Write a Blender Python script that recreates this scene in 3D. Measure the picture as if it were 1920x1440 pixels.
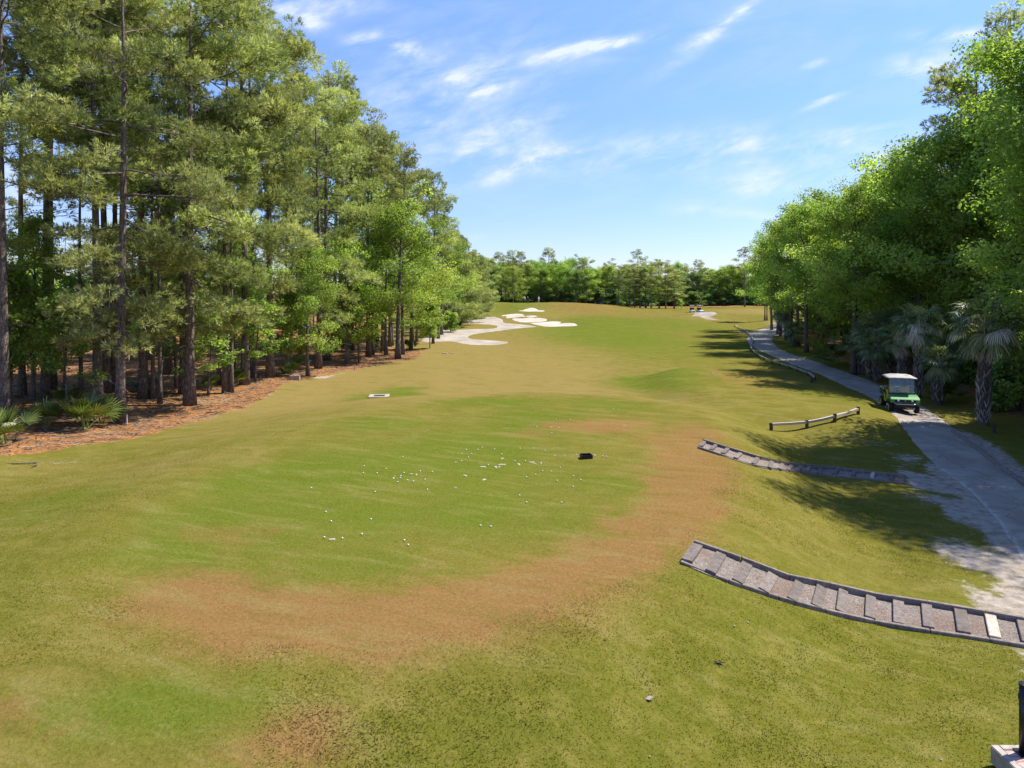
import bpy, bmesh, math, random
import numpy as np
from mathutils import Vector, Matrix
from mathutils.geometry import delaunay_2d_cdt
R = math.radians
for o in list(bpy.data.objects): bpy.data.objects.remove(o)
scene = bpy.context.scene
col = scene.collection

# ------------------------------------------------------------------ camera, sky, sun, exposure
EYE = 6.5; F = 1280.0; HZ = 550.0
cam_d = bpy.data.cameras.new('camera'); cam = bpy.data.objects.new('camera', cam_d); col.objects.link(cam)
cam.location = (0, 0, EYE); cam.rotation_euler = (R(90), 0, 0)
cam_d.sensor_width = 36; cam_d.lens = 24.0; cam_d.shift_y = -(720-HZ)/1920.0
cam_d.clip_start = 0.1; cam_d.clip_end = 8000
scene.camera = cam
scene.view_settings.view_transform = 'Standard'; scene.view_settings.look = 'None'
scene.view_settings.gamma = 1; scene.view_settings.exposure = 1.0
SUN_AZ = math.atan2(0.94, 0.34)      # clockwise from +Y
SUN_EL = R(54)
sv = Vector((math.sin(SUN_AZ)*math.cos(SUN_EL), math.cos(SUN_AZ)*math.cos(SUN_EL), math.sin(SUN_EL)))
sd = bpy.data.lights.new('sun', 'SUN'); sd.energy = 4.6; sd.angle = R(0.55); sd.color = (1.0, 0.955, 0.88)
so = bpy.data.objects.new('sun', sd); col.objects.link(so)
so.rotation_euler = (-sv).to_track_quat('-Z', 'Y').to_euler(); so.location = (30, 10, 60)

W = bpy.data.worlds.new('World'); scene.world = W; W.use_nodes = True
nt = W.node_tree; N = nt.nodes; L = nt.links; N.clear()
def wn(t, **k):
    n = N.new(t)
    for a, b in k.items(): setattr(n, a, b)
    return n
def wmath(op, a, b=None, c=None, clamp=False):
    n = N.new('ShaderNodeMath'); n.operation = op; n.use_clamp = clamp
    for i, v in enumerate((a, b, c)):
        if v is None: continue
        if isinstance(v, (int, float)): n.inputs[i].default_value = v
        else: L.new(v, n.inputs[i])
    return n.outputs[0]
def mrange(v, a, b, c=0., d=1.):
    n = N.new('ShaderNodeMapRange'); L.new(v, n.inputs[0]); n.inputs[1].default_value = a; n.inputs[2].default_value = b
    n.inputs[3].default_value = c; n.inputs[4].default_value = d; return n.outputs[0]
sky = wn('ShaderNodeTexSky'); sky.sky_type = 'NISHITA'; sky.sun_disc = False
sky.sun_elevation = SUN_EL; sky.sun_rotation = SUN_AZ; sky.air_density = 1.0; sky.dust_density = 0.1; sky.ozone_density = 6.0
tc = wn('ShaderNodeTexCoord'); sep = wn('ShaderNodeSeparateXYZ'); L.new(tc.outputs['Generated'], sep.inputs[0])
yy = wmath('MAXIMUM', sep.outputs['Y'], 0.05)
U = wmath('DIVIDE', sep.outputs['X'], yy); V = wmath('DIVIDE', sep.outputs['Z'], yy)
front = wmath('GREATER_THAN', sep.outputs['Y'], 0.05)
def wnoise(su, sv_, rot, scale, detail=6, rough=0.6, dist=0.3):
    cmb = wn('ShaderNodeCombineXYZ'); L.new(U, cmb.inputs[0]); L.new(V, cmb.inputs[1])
    mp = wn('ShaderNodeMapping'); mp.inputs['Rotation'].default_value = (0, 0, -R(rot)); mp.inputs['Scale'].default_value = (su, sv_, 1)
    m0 = wn('ShaderNodeVectorRotate'); m0.rotation_type = 'Z_AXIS'; m0.inputs['Angle'].default_value = -R(rot)
    L.new(cmb.outputs[0], m0.inputs['Vector'])
    mp.inputs['Rotation'].default_value = (0, 0, 0); L.new(m0.outputs[0], mp.inputs[0])
    nz = wn('ShaderNodeTexNoise'); nz.inputs['Scale'].default_value = scale; nz.inputs['Detail'].default_value = detail
    nz.inputs['Roughness'].default_value = rough; nz.inputs['Distortion'].default_value = dist
    L.new(mp.outputs[0], nz.inputs['Vector']); return nz.outputs['Fac']
nA = wnoise(1, 3.2, 16, 9, 8, 0.62, 0.4)
nB = wnoise(1, 1.6, 20, 22, 6, 0.6, 0.2)
nC = wnoise(1, 3.0, 12, 3.0, 6, 0.6, 0.5)
# cirrus: where in the sky each streak lies (direction u,v), its tilt, half length, half width, strength
CL = [(1055,98,11,135,14,.8),(1128,82,8,52,9,1.3),(1335,62,35,115,17,.6),(1375,35,38,55,8,1.0),(760,90,-18,32,15,1.2),(683,74,15,30,13,1.0),
 (910,166,8,42,15,1.1),(852,148,0,22,9,.7),(925,262,17,105,30,.85),(965,316,18,100,20,.8),(1005,295,28,45,14,.6),
 (1480,272,3,320,32,.5),(1425,345,6,90,20,.85),(1645,302,6,80,20,.95),(1740,124,8,75,24,.85),(1785,62,4,70,12,.95),
 (1545,189,22,42,6,1.0),(1530,119,18,24,6,.55),(820,170,15,260,90,.38),(1400,402,-5,80,11,.5),(570,40,-15,50,15,.8),
 (560,10,0,120,20,.7),(350,30,10,90,40,.9),(1240,290,4,260,40,.32),(30,330,20,50,60,.7),(300,400,30,120,90,.5),
 (890,445,5,20,6,.5),(1320,385,8,60,16,.3),(800,235,10,40,14,.45)]
tot = None
for (px, py, an, hl, hw, st) in CL:
    u0 = (px-960)/F; v0 = (HZ-py)/F; hl /= F; hw /= F; c = math.cos(R(an)); s = math.sin(R(an))
    du = wmath('SUBTRACT', U, u0); dv = wmath('SUBTRACT', V, v0)
    a = wmath('DIVIDE', wmath('ADD', wmath('MULTIPLY', du, c), wmath('MULTIPLY', dv, s)), hl)
    b = wmath('DIVIDE', wmath('ADD', wmath('MULTIPLY', du, -s), wmath('MULTIPLY', dv, c)), hw)
    d2 = wmath('ADD', wmath('MULTIPLY', a, a), wmath('MULTIPLY', b, b))
    g = wmath('MULTIPLY', wmath('POWER', 2.718, wmath('MULTIPLY', d2, -1.0)), st)
    tot = g if tot is None else wmath('ADD', tot, g)
tex = wmath('MULTIPLY', mrange(nA, .36, .68, .0, 1.45), mrange(nB, .32, .62, .30, 1.2))
den = wmath('MULTIPLY', tot, tex)
thin = wmath('MULTIPLY', mrange(nC, .48, .75), 0.22)
den = wmath('MULTIPLY', wmath('ADD', den, thin), front)
den = wmath('MINIMUM', wmath('MULTIPLY', den, 0.9), 0.85)
den = wmath('MULTIPLY', den, mrange(V, 0.0, 0.12))
gm = wn('ShaderNodeHueSaturation'); gm.inputs['Saturation'].default_value = 1.08; gm.inputs['Value'].default_value = 1.0
L.new(sky.outputs[0], gm.inputs['Color'])
tn_ = wn('ShaderNodeMix'); tn_.data_type = 'RGBA'; tn_.blend_type = 'MULTIPLY'; tn_.inputs[0].default_value = 1; L.new(gm.outputs[0], tn_.inputs[6]); hzn = wn('ShaderNodeMix'); hzn.data_type = 'RGBA'; L.new(mrange(sep.outputs['Z'], 0.0, 0.42), hzn.inputs[0]); hzn.inputs[6].default_value = (.57, .525, .655, 1); hzn.inputs[7].default_value = (1.10, 0.93, 1.02, 1); L.new(hzn.outputs[2], tn_.inputs[7])
mx = wn('ShaderNodeMix'); mx.data_type = 'RGBA'
L.new(den, mx.inputs[0]); L.new(tn_.outputs[2], mx.inputs[6]); mx.inputs[7].default_value = (3.6, 3.9, 4.5, 1)
bg = wn('ShaderNodeBackground'); bg.inputs[1].default_value = 0.13; L.new(mx.outputs[2], bg.inputs[0])
out = wn('ShaderNodeOutputWorld'); L.new(bg.outputs[0], out.inputs[0])

# ------------------------------------------------------------------ noise + terrain
rs = np.random.RandomState(7)
_tab = rs.rand(256, 256)
def vnoise(x, y, seed=0):
    x = np.asarray(x, float)+seed*17.3; y = np.asarray(y, float)+seed*9.7
    xi = np.floor(x).astype(int); yi = np.floor(y).astype(int); fx = x-xi; fy = y-yi
    fx = fx*fx*(3-2*fx); fy = fy*fy*(3-2*fy)
    a = _tab[xi % 256, yi % 256]; b = _tab[(xi+1) % 256, yi % 256]; c = _tab[xi % 256, (yi+1) % 256]; d = _tab[(xi+1) % 256, (yi+1) % 256]
    return (a*(1-fx)+b*fx)*(1-fy)+(c*(1-fx)+d*fx)*fy
def fbm(x, y, seed=0, oct=4):
    v = 0; a = .5; t = 0
    for i in range(oct): v = v+a*vnoise(x*2**i, y*2**i, seed+i*3); t += a; a *= .5
    return v/t
def sstep(a, b, x):
    t = np.clip((np.asarray(x, float)-a)/(b-a), 0, 1); return t*t*(3-2*t)
def polydist(px, py, poly):
    """signed distance, positive inside"""
    px = np.asarray(px, float); py = np.asarray(py, float); d = np.full(px.shape, 1e9); ins = np.zeros(px.shape, bool)
    n = len(poly)
    for i in range(n):
        x0, y0 = poly[i]; x1, y1 = poly[(i+1) % n]
        ex, ey = x1-x0, y1-y0
        t = np.clip(((px-x0)*ex+(py-y0)*ey)/(ex*ex+ey*ey+1e-9), 0, 1)
        d = np.minimum(d, np.hypot(px-x0-t*ex, py-y0-t*ey))
        if y0 != y1:
            c = ((y0 > py) != (y1 > py)) & (px < (x1-x0)*(py-y0)/(y1-y0)+x0); ins ^= c
    return np.where(ins, d, -d)
def smooth_closed(poly, k=6):
    out = []; n = len(poly)
    for i in range(n):
        p0, p1, p2, p3 = [poly[(i+j-1) % n] for j in range(4)]
        for s in range(k):
            t = s/k
            out.append(tuple(0.5*((2*p1[a])+(-p0[a]+p2[a])*t+(2*p0[a]-5*p1[a]+4*p2[a]-p3[a])*t*t+(-p0[a]+3*p1[a]-3*p2[a]+p3[a])*t**3) for a in (0, 1)))
    return out
def smooth_open(pts, k=6):
    P = [pts[0]]+list(pts)+[pts[-1]]; out = []
    for i in range(1, len(P)-2):
        p0, p1, p2, p3 = P[i-1], P[i], P[i+1], P[i+2]
        for s in range(k):
            t = s/k
            out.append(tuple(0.5*((2*p1[a])+(-p0[a]+p2[a])*t+(2*p0[a]-5*p1[a]+4*p2[a]-p3[a])*t*t+(-p0[a]+3*p1[a]-3*p2[a]+p3[a])*t**3) for a in range(len(p1))))
    out.append(tuple(pts[-1])); return out
TEE = smooth_closed([(-8.4,14.4),(-9.3,18),(-8.6,23),(-7.4,28),(-3.2,34.5),(1.5,37),(5.2,36),(8.0,31.5),(7.2,24),(5.2,18),(3.0,14),(.4,11.8),(-2.3,10.6),(-5,11),(-7.2,12.6)], 5)
TEE2 = smooth_closed([(-11,3),(-9.6,9.0),(-7.5,10.0),(-4.2,9.9),(-3.2,8.6),(-2.9,6),(-3,3)], 4)
FTEE = smooth_closed([(12.0,40),(11.8,47),(14,52),(18.5,51.5),(20,45),(18.6,38),(16,34),(13,35)], 5)
HUMPS = [(-6,186,11,8,2.0),(13,188,13,8,2.1),(26,196,10,8,1.2),(-17,176,9,9,1.0),(3.5,178,6,5,.5),(12.3,50,3.2,3.0,.35),(4,168,5,4,.6),
         (14,138.5,6,1.5,.45),(5,149,6,1.6,.4),(10,144,5,1.4,.35),(1,171,6,1.8,.4),(42,152,9,6,1.0),(33,140,9,8,.4),(22,150,10,9,.35),(8,141,6,3.5,.5),(14.5,128,5,4,.5),(1,150,6,4,.5),(50,150,10,8,.5),
         (-13,55,5,10,-.12),(-5,60,14,12,.2),(10,75,12,9,.3)]
def hz(X, Y):
    X = np.asarray(X, float); Y = np.asarray(Y, float)
    z = 2.0*sstep(85, 215, Y)*np.where(Y < 1e9, 1, 0)
    z = z+1.05*sstep(-4.2-5*sstep(0, -8, X)-2.5*sstep(24, 36, Y), -0.1, polydist(X, Y, TEE))
    z = z+0.12*sstep(-1.6, 0.1, polydist(X, Y, TEE2))
    z = z+0.55*sstep(-3.6, 0.0, polydist(X, Y, FTEE))
    for (x, y, rx, ry, h) in HUMPS:
        z = z+h*np.exp(-((X-x)/rx)**2-((Y-y)/ry)**2)
    z = z+0.35*sstep(-18.5, -25, X)*sstep(140, 90, Y)+0.012*np.clip(-X-25, 0, 60)
    z = z+0.25*sstep(24, 30, X-0.25*np.clip(Y-45, 0, 400))
    und = (fbm(X/7.0, Y/9.0, 3, 3)-.5)*0.22+(fbm(X/1.6, Y/1.6, 8, 3)-.5)*0.05
    return z+und*sstep(600, 200, Y)
def h1(x, y): return float(hz(np.array([x]), np.array([y]))[0])
def gp(px, py):
    """the ground point seen in that direction"""
    u = (px-960)/F; v = (py-HZ)/F
    Y = 9.0; prev = Y
    ys = np.geomspace(7, 400, 1500); g = (EYE-v*ys)-hz(u*ys, ys)
    i = np.argmax(g <= 0) if (g <= 0).any() else len(ys)-1
    y = ys[i]; 
    if i > 0:
        t = g[i-1]/(g[i-1]-g[i]+1e-9); y = ys[i-1]+(ys[i]-ys[i-1])*min(max(t, 0), 1)
    return (u*y, y)

# ------------------------------------------------------------------ object helpers
def tag(o, label=None, cat=None, group=None, kind=None):
    if label: o['label'] = label
    if cat: o['category'] = cat
    if group: o['group'] = group
    if kind: o['kind'] = kind
    return o
def empty(name, loc, rz=0, sc=None):
    o = bpy.data.objects.new(name, None); col.objects.link(o); o.location = loc; o.rotation_euler = (0, 0, rz)
    o.empty_display_size = .2
    if sc: o.scale = sc
    return o
def obj(name, me, mats=None, parent=None):
    if mats is not None:
        for m in (mats if isinstance(mats, (list, tuple)) else [mats]): me.materials.append(m)
    o = bpy.data.objects.new(name, me); col.objects.link(o)
    if parent: o.parent = parent
    return o
def fastmesh(name, verts, faces, tint=None, smooth=False, attrs=None, mat_idx=None):
    """faces: list of (M,3)/(M,4) int arrays; tint: per-face floats"""
    me = bpy.data.meshes.new(name); verts = np.asarray(verts, np.float32)
    if not isinstance(faces, list): faces = [faces]
    faces = [np.asarray(f, np.int32) for f in faces if len(f)]
    loops = np.concatenate([f.ravel() for f in faces]); sizes = np.concatenate([np.full(len(f), f.shape[1], np.int32) for f in faces])
    starts = np.concatenate([[0], np.cumsum(sizes)[:-1]]).astype(np.int32)
    me.vertices.add(len(verts)); me.vertices.foreach_set('co', verts.ravel())
    me.loops.add(len(loops)); me.loops.foreach_set('vertex_index', loops)
    me.polygons.add(len(sizes)); me.polygons.foreach_set('loop_start', starts); me.polygons.foreach_set('loop_total', sizes)
    if smooth: me.polygons.foreach_set('use_smooth', np.ones(len(sizes), bool))
    if mat_idx is not None: me.polygons.foreach_set('material_index', np.asarray(mat_idx, np.int32))
    me.update(calc_edges=True)
    if tint is not None:
        a = me.attributes.new('tint', 'FLOAT', 'FACE'); a.data.foreach_set('value', np.asarray(tint, np.float32))
    for k, v in (attrs or {}).items():
        a = me.attributes.new(k, 'FLOAT', 'POINT'); a.data.foreach_set('value', np.asarray(v, np.float32))
    return me
class MB:
    """collects simple solids into one mesh"""
    def __init__(s): s.v = []; s.f = []; s.t = []; s.n = 0
    def add(s, v, f, t=.5):
        v = np.asarray(v, float); s.v.append(v)
        for q in f: s.f.append([i+s.n for i in q]); s.t.append(t)
        s.n += len(v)
    def box(s, c, d, rot=None, t=.5, taper=1.0):
        x, y, z = d[0]/2, d[1]/2, d[2]/2
        v = [(-x,-y,-z),(x,-y,-z),(x,y,-z),(-x,y,-z),(-x*taper,-y*taper,z),(x*taper,-y*taper,z),(x*taper,y*taper,z),(-x*taper,y*taper,z)]
        M = rot if rot is not None else Matrix.Identity(3)
        v = [tuple(M @ Vector(p)+Vector(c)) for p in v]
        s.add(v, [(0,3,2,1),(4,5,6,7),(0,1,5,4),(1,2,6,5),(2,3,7,6),(3,0,4,7)], t)
    def tube(s, pts, rad, n=8, cap=True, t=.5):
        pts = [Vector(p) for p in pts]
        if isinstance(rad, (int, float)): rad = [rad]*len(pts)
        ring = []; vs = []
        up = None
        for i, p in enumerate(pts):
            d = (pts[min(i+1, len(pts)-1)]-pts[max(i-1, 0)]).normalized()
            a = d.orthogonal().normalized() if up is None else (up-d*up.dot(d))
            if a.length < 1e-4: a = d.orthogonal()
            a.normalize(); up = a; b = d.cross(a)
            for k in range(n):
                th = 2*math.pi*k/n; vs.append(tuple(p+(a*math.cos(th)+b*math.sin(th))*rad[i]))
        f = []
        for i in range(len(pts)-1):
            for k in range(n):
                f.append((i*n+k, i*n+(k+1) % n, (i+1)*n+(k+1) % n, (i+1)*n+k))
        if cap:
            f.append(tuple(range(n-1, -1, -1))); f.append(tuple((len(pts)-1)*n+k for k in range(n)))
        s.add(vs, f, t)
    def mesh(s, name, smooth=False):
        me = bpy.data.meshes.new(name); me.from_pydata(np.concatenate(s.v).tolist(), [], s.f); me.update()
        a = me.attributes.new('tint', 'FLOAT', 'FACE'); a.data.foreach_set('value', np.array(s.t, np.float32))
        if smooth:
            me.polygons.foreach_set('use_smooth', np.ones(len(me.polygons), bool))
        return me
    def build(s, name, mat, parent=None, smooth=False, bevel=0):
        me = s.mesh(name, smooth)
        if bevel:
            bm = bmesh.new(); bm.from_mesh(me)
            bmesh.ops.bevel(bm, geom=bm.edges[:], offset=bevel, segments=2, affect='EDGES', clamp_overlap=True)
            bm.to_mesh(me); bm.free()
            me.polygons.foreach_set('use_smooth', np.ones(len(me.polygons), bool))
            try: me.set_sharp_from_angle(angle=R(35))
            except Exception: pass
        return obj(name, me, mat, parent)

# ------------------------------------------------------------------ materials
def mat(name): 
    m = bpy.data.materials.new(name); m.use_nodes = True; t = m.node_tree; t.nodes.clear(); return m, t
class NT:
    def __init__(s, t): s.t = t
    def n(s, ty, **k):
        n = s.t.nodes.new(ty)
        for a, b in k.items(): setattr(n, a, b)
        return n
    def link(s, a, b): s.t.links.new(a, b)
    def m(s, op, a, b=None, c=None, clamp=False):
        n = s.n('ShaderNodeMath'); n.operation = op; n.use_clamp = clamp
        for i, v in enumerate((a, b, c)):
            if v is None: continue
            if isinstance(v, (int, float)): n.inputs[i].default_value = v
            else: s.link(v, n.inputs[i])
        return n.outputs[0]
    def mr(s, v, a, b, c=0., d=1.):
        n = s.n('ShaderNodeMapRange'); s.link(v, n.inputs[0])
        for i, q in enumerate((a, b, c, d)): n.inputs[i+1].default_value = q
        return n.outputs[0]
    def mix(s, f, a, b, mode='MIX'):
        n = s.n('ShaderNodeMix', data_type='RGBA', blend_type=mode)
        for i, v in ((0, f), (6, a), (7, b)):
            if isinstance(v, (int, float)): n.inputs[i].default_value = v
            elif isinstance(v, tuple): n.inputs[i].default_value = (v+(1,))[:4]
            else: s.link(v, n.inputs[i])
        return n.outputs[2]
    def noise(s, scale, detail=4, rough=.55, vec=None, dist=0, sc=None):
        n = s.n('ShaderNodeTexNoise'); n.inputs['Scale'].default_value = scale; n.inputs['Detail'].default_value = detail
        n.inputs['Roughness'].default_value = rough; n.inputs['Distortion'].default_value = dist
        if vec is None: vec = s.obj()
        if sc:
            mp = s.n('ShaderNodeMapping'); mp.inputs['Scale'].default_value = sc; s.link(vec, mp.inputs[0]); vec = mp.outputs[0]
        s.link(vec, n.inputs['Vector']); return n.outputs['Fac']
    def obj(s):
        if not hasattr(s, '_o'): s._o = s.n('ShaderNodeTexCoord').outputs['Object']
        return s._o
    def rot(s, a):
        r = s.n('ShaderNodeVectorRotate'); r.rotation_type = 'Z_AXIS'; r.inputs['Angle'].default_value = a; s.link(s.obj(), r.inputs['Vector']); return r.outputs[0]
    def attr(s, name, typ='GEOMETRY'):
        n = s.n('ShaderNodeAttribute', attribute_name=name, attribute_type=typ); return n.outputs['Fac']
    def out(s, color, rough=.8, spec=.3, metal=0, bump=None, bstr=.3, bdist=.02, alpha=None):
        p = s.n('ShaderNodeBsdfPrincipled'); o = s.n('ShaderNodeOutputMaterial')
        for k, v in (('Base Color', color), ('Roughness', rough), ('Metallic', metal), ('Specular IOR Level', spec)):
            if isinstance(v, (int, float)): p.inputs[k].default_value = v
            elif isinstance(v, tuple): p.inputs[k].default_value = (v+(1,))[:4]
            else: s.link(v, p.inputs[k])
        if bump is not None:
            b = s.n('ShaderNodeBump'); b.inputs['Strength'].default_value = bstr; b.inputs['Distance'].default_value = bdist
            s.link(bump, b.inputs['Height']); s.link(b.outputs[0], p.inputs['Normal'])
        s.link(p.outputs[0], o.inputs[0]); return p, o
def plain(name, c, rough=.6, var=.15, scale=6, spec=.3, metal=0, bump=0.0):
    m, t = mat(name); q = NT(t); nz = q.noise(scale, 5)
    dark = tuple(v*(1-var*2) for v in c); lite = tuple(min(1, v*(1+var)) for v in c)
    q.out(q.mix(q.mr(nz, .3, .7), dark, lite), rough, spec, metal, nz if bump else None, bump, .02); return m
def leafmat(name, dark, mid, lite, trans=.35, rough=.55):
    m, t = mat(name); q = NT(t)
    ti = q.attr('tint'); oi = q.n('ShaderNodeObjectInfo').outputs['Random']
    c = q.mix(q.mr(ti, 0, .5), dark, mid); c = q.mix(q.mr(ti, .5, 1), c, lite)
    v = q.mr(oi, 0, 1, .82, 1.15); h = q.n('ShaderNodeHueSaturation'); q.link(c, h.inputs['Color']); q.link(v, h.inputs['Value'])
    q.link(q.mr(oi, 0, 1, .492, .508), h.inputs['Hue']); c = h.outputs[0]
    p, o = q.out(c, rough, .25)
    tr = q.n('ShaderNodeBsdfTranslucent'); g = q.n('ShaderNodeMix', data_type='RGBA', blend_type='MULTIPLY'); g.inputs[0].default_value = 1
    q.link(c, g.inputs[6]); g.inputs[7].default_value = (1.25, 1.25, .55, 1); q.link(g.outputs[2], tr.inputs[0])
    ms = q.n('ShaderNodeMixShader'); ms.inputs[0].default_value = trans
    q.link(p.outputs[0], ms.inputs[1]); q.link(tr.outputs[0], ms.inputs[2]); q.link(ms.outputs[0], o.inputs[0])
    return m
M = {}
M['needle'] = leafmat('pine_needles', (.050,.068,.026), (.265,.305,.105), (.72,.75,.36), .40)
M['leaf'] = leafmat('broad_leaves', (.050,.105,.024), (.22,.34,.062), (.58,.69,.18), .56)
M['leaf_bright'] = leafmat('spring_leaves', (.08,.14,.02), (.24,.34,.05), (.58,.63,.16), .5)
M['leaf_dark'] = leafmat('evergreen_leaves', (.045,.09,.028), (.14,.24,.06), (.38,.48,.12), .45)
M['frond'] = leafmat('palm_fronds', (.06,.10,.045), (.17,.23,.10), (.48,.52,.28), .35, .4)
M['palmetto'] = leafmat('palmetto_blades', (.025,.045,.008), (.08,.11,.02), (.20,.22,.06), .3, .4)
M['dead'] = leafmat('dead_fronds', (.2,.17,.15), (.42,.38,.34), (.70,.66,.62), .3)
M['reed'] = leafmat('pampas_blades', (.07,.085,.03), (.15,.16,.07), (.27,.26,.14), .3)
def barkmat(name, dark, lite, sc=(1,1,.22), scale=14):
    m, t = mat(name); q = NT(t); a = q.noise(scale, 6, .65, sc=sc); b = q.noise(1.3, 3)
    v = q.n('ShaderNodeTexVoronoi'); v.feature = 'DISTANCE_TO_EDGE'; v.inputs['Scale'].default_value = 9
    mp = q.n('ShaderNodeMapping'); mp.inputs['Scale'].default_value = (1,1,.35); q.link(q.obj(), mp.inputs[0]); q.link(mp.outputs[0], v.inputs['Vector'])
    cr = q.mr(v.outputs['Distance'], 0, .12, 0, 1)
    f = q.m('MULTIPLY', q.mr(a, .3, .7), q.mr(cr, 0, 1, .25, 1)); c = q.mix(f, dark, lite)
    c = q.mix(q.mr(b, .35, .65, 0, .35), c, (.10,.055,.035)); q.out(c, .95, .1, 0, f, .9, .05); return m
M['bark'] = barkmat('pine_bark', (.055,.042,.035), (.36,.29,.245))
M['bark2'] = barkmat('hardwood_bark', (.06,.05,.042), (.34,.30,.26), (1,1,.4), 20)
def tintmat(name, a, b, rough=.9, scale=18, bump=.3):
    m, t = mat(name); q = NT(t); nz = q.noise(scale, 5, .6); c = q.mix(q.attr('tint'), a, b)
    q.out(q.mix(q.mr(nz, .3, .7, 0, .5), c, (.05,.04,.03)), rough, .15, 0, nz, bump, .02); return m
M['palm_trunk'] = tintmat('palm_trunk', (.085,.068,.055), (.62,.57,.52))

# ground
def groundmat():
    m, t = mat('turf'); q = NT(t); O = q.obj()
    br = q.attr('brown'); lu = q.attr('lush'); tn = q.attr('tan'); st = q.attr('straw'); di = q.attr('dirt'); ol = q.attr('rough_turf')
    big = q.noise(.16, 4, .6); mid = q.noise(.9, 5, .62, dist=.4); mid2 = q.noise(2.7, 5, .65, dist=.5)
    stk = q.noise(1.0, 6, .7, dist=.8, vec=q.rot(.35), sc=(.45,1.9,1)); fine = q.noise(16, 6, .72, dist=.6); hf = q.noise(55, 3, .7)
    grass = q.mix(q.mr(mid, .32, .68), (.118,.101,.013), (.172,.137,.027))
    grass = q.mix(q.m('MULTIPLY', q.mr(lu, .0, .72), q.mr(mid2, .25, .6, .8, 1.2), clamp=True), grass, (.080,.116,.006))
    tannoise = q.m('ADD', tn, q.m('MULTIPLY', q.m('SUBTRACT', mid, .5), .9))
    grass = q.mix(q.mr(tannoise, .15, .95), grass, (.240,.162,.058))
    bn = q.m('ADD', br, q.m('ADD', q.m('MULTIPLY', q.m('SUBTRACT', mid2, .5), 1.1), q.m('MULTIPLY', q.m('SUBTRACT', mid, .5), .8)))
    grass = q.mix(q.mr(bn, .14, .78), grass, (.225,.105,.042))
    pt = q.mr(q.m('ADD', mid2, q.m('MULTIPLY', q.m('SUBTRACT', mid, .5), .7)), .48, .70)
    rough = q.mix(pt, (.100,.103,.007), (.190,.160,.032))
    rough = q.mix(q.mr(fine, .50, .66, 0, .55), rough, (.062,.075,.010))
    grass = q.mix(ol, grass, rough)
    # streaks of thinner and denser growth
    grass = q.mix(q.mr(stk, .50, .72, 0, .55), grass, (.24,.20,.075)); grass = q.mix(q.mr(stk, .30, .46, .60, 0), grass, (.062,.078,.002))
    grass = q.mix(q.mr(fine, .30, .72, .0, 1), q.mix(.38, grass, (.05,.052,.008)), q.mix(.17, grass, (.48,.42,.12)))
    grass = q.mix(q.mr(hf, .35, .62, .22, 0), grass, (.03,.04,.005))
    # pine straw
    s1 = q.noise(1.1, 5, .65, sc=(1,1.6,1)); s2 = q.noise(9, 6, .75, dist=1.2); s3 = q.noise(.35, 3)
    straw = q.mix(q.mr(s2, .40, .60), (.075,.032,.02), (.46,.225,.082))
    straw = q.mix(q.mr(s1, .48, .62, 0, .8), straw, (.10,.062,.04))
    straw = q.mix(q.mr(s3, .55, .7, 0, .5), straw, (.30,.22,.13))
    sm = q.mr(q.m('ADD', st, q.m('MULTIPLY', q.m('SUBTRACT', mid2, .5), .5)), .38, .62)
    c = q.mix(sm, grass, straw)
    d1 = q.noise(3.2, 6, .7); sand = q.mix(q.mr(d1, .35, .65), (.22,.175,.13), (.40,.35,.29))
    dm = q.mr(q.m('ADD', di, q.m('MULTIPLY', q.m('SUBTRACT', d1, .5), 1.3)), .40, .72)
    c = q.mix(dm, c, sand)
    bh = q.m('ADD', q.m('MULTIPLY', fine, 1), q.m('MULTIPLY', s2, q.m('MULTIPLY', sm, 2)))
    bh = q.m('ADD', bh, q.m('MULTIPLY', mid2, q.m('MULTIPLY', ol, 1.2)))
    p, o = q.out(c, 1.0, 0.0, 0, bh, .55, .06); return m
M['turf'] = groundmat()
def asphalt():
    m, t = mat('asphalt'); q = NT(t); a = q.noise(60, 5, .7); b = q.noise(.7, 5, .6, dist=.6); e = q.attr('edge')
    c = q.mix(q.mr(a, .3, .7), (.15,.125,.10), (.33,.28,.23)); c = q.mix(q.mr(b, .4, .65, 0, .55), c, (.42,.37,.32))
    d = q.noise(2.2, 6, .7); sm = q.mr(q.m('ADD', e, q.m('MULTIPLY', q.m('SUBTRACT', d, .5), 1.2)), .5, .75)
    c = q.mix(sm, c, (.42,.375,.32))
    v = q.n('ShaderNodeTexVoronoi'); v.feature = 'DISTANCE_TO_EDGE'; v.inputs['Scale'].default_value = .33; w = q.n('ShaderNodeVectorMath'); w.operation = 'ADD'
    nn = q.n('ShaderNodeTexNoise'); nn.inputs['Scale'].default_value = 1.3; q.link(q.obj(), nn.inputs['Vector']); q.link(q.obj(), w.inputs[0]); q.link(nn.outputs['Color'], w.inputs[1]); q.link(w.outputs[0], v.inputs['Vector'])
    c = q.mix(q.mr(v.outputs['Distance'], .0, .010, .55, 0), c, (.07,.06,.05))
    lf = q.noise(34, 3, .6); c = q.mix(q.mr(lf, .66, .70, 0, .8), c, (.17,.11,.06))
    q.out(c, .9, .15, 0, a, .4, .01); return m
M['asphalt'] = asphalt()
def sandmat(name, a, b, sc=2.0):
    m, t = mat(name); q = NT(t); x = q.noise(sc*.2, 5, .6, sc=(1,.5,1)); y = q.noise(sc*6, 4, .6); c = q.mix(q.mr(x, .35, .65), a, b)
    q.out(q.mix(q.mr(y, .3, .7, 0, .25), c, tuple(v*.7 for v in a)), .95, .1, 0, y, .3, .03); return m
M['bunker'] = sandmat('white_sand', (.40,.34,.27), (.50,.44,.36))
M['waste'] = sandmat('waste_sand', (.28,.235,.18), (.40,.35,.28))
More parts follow.
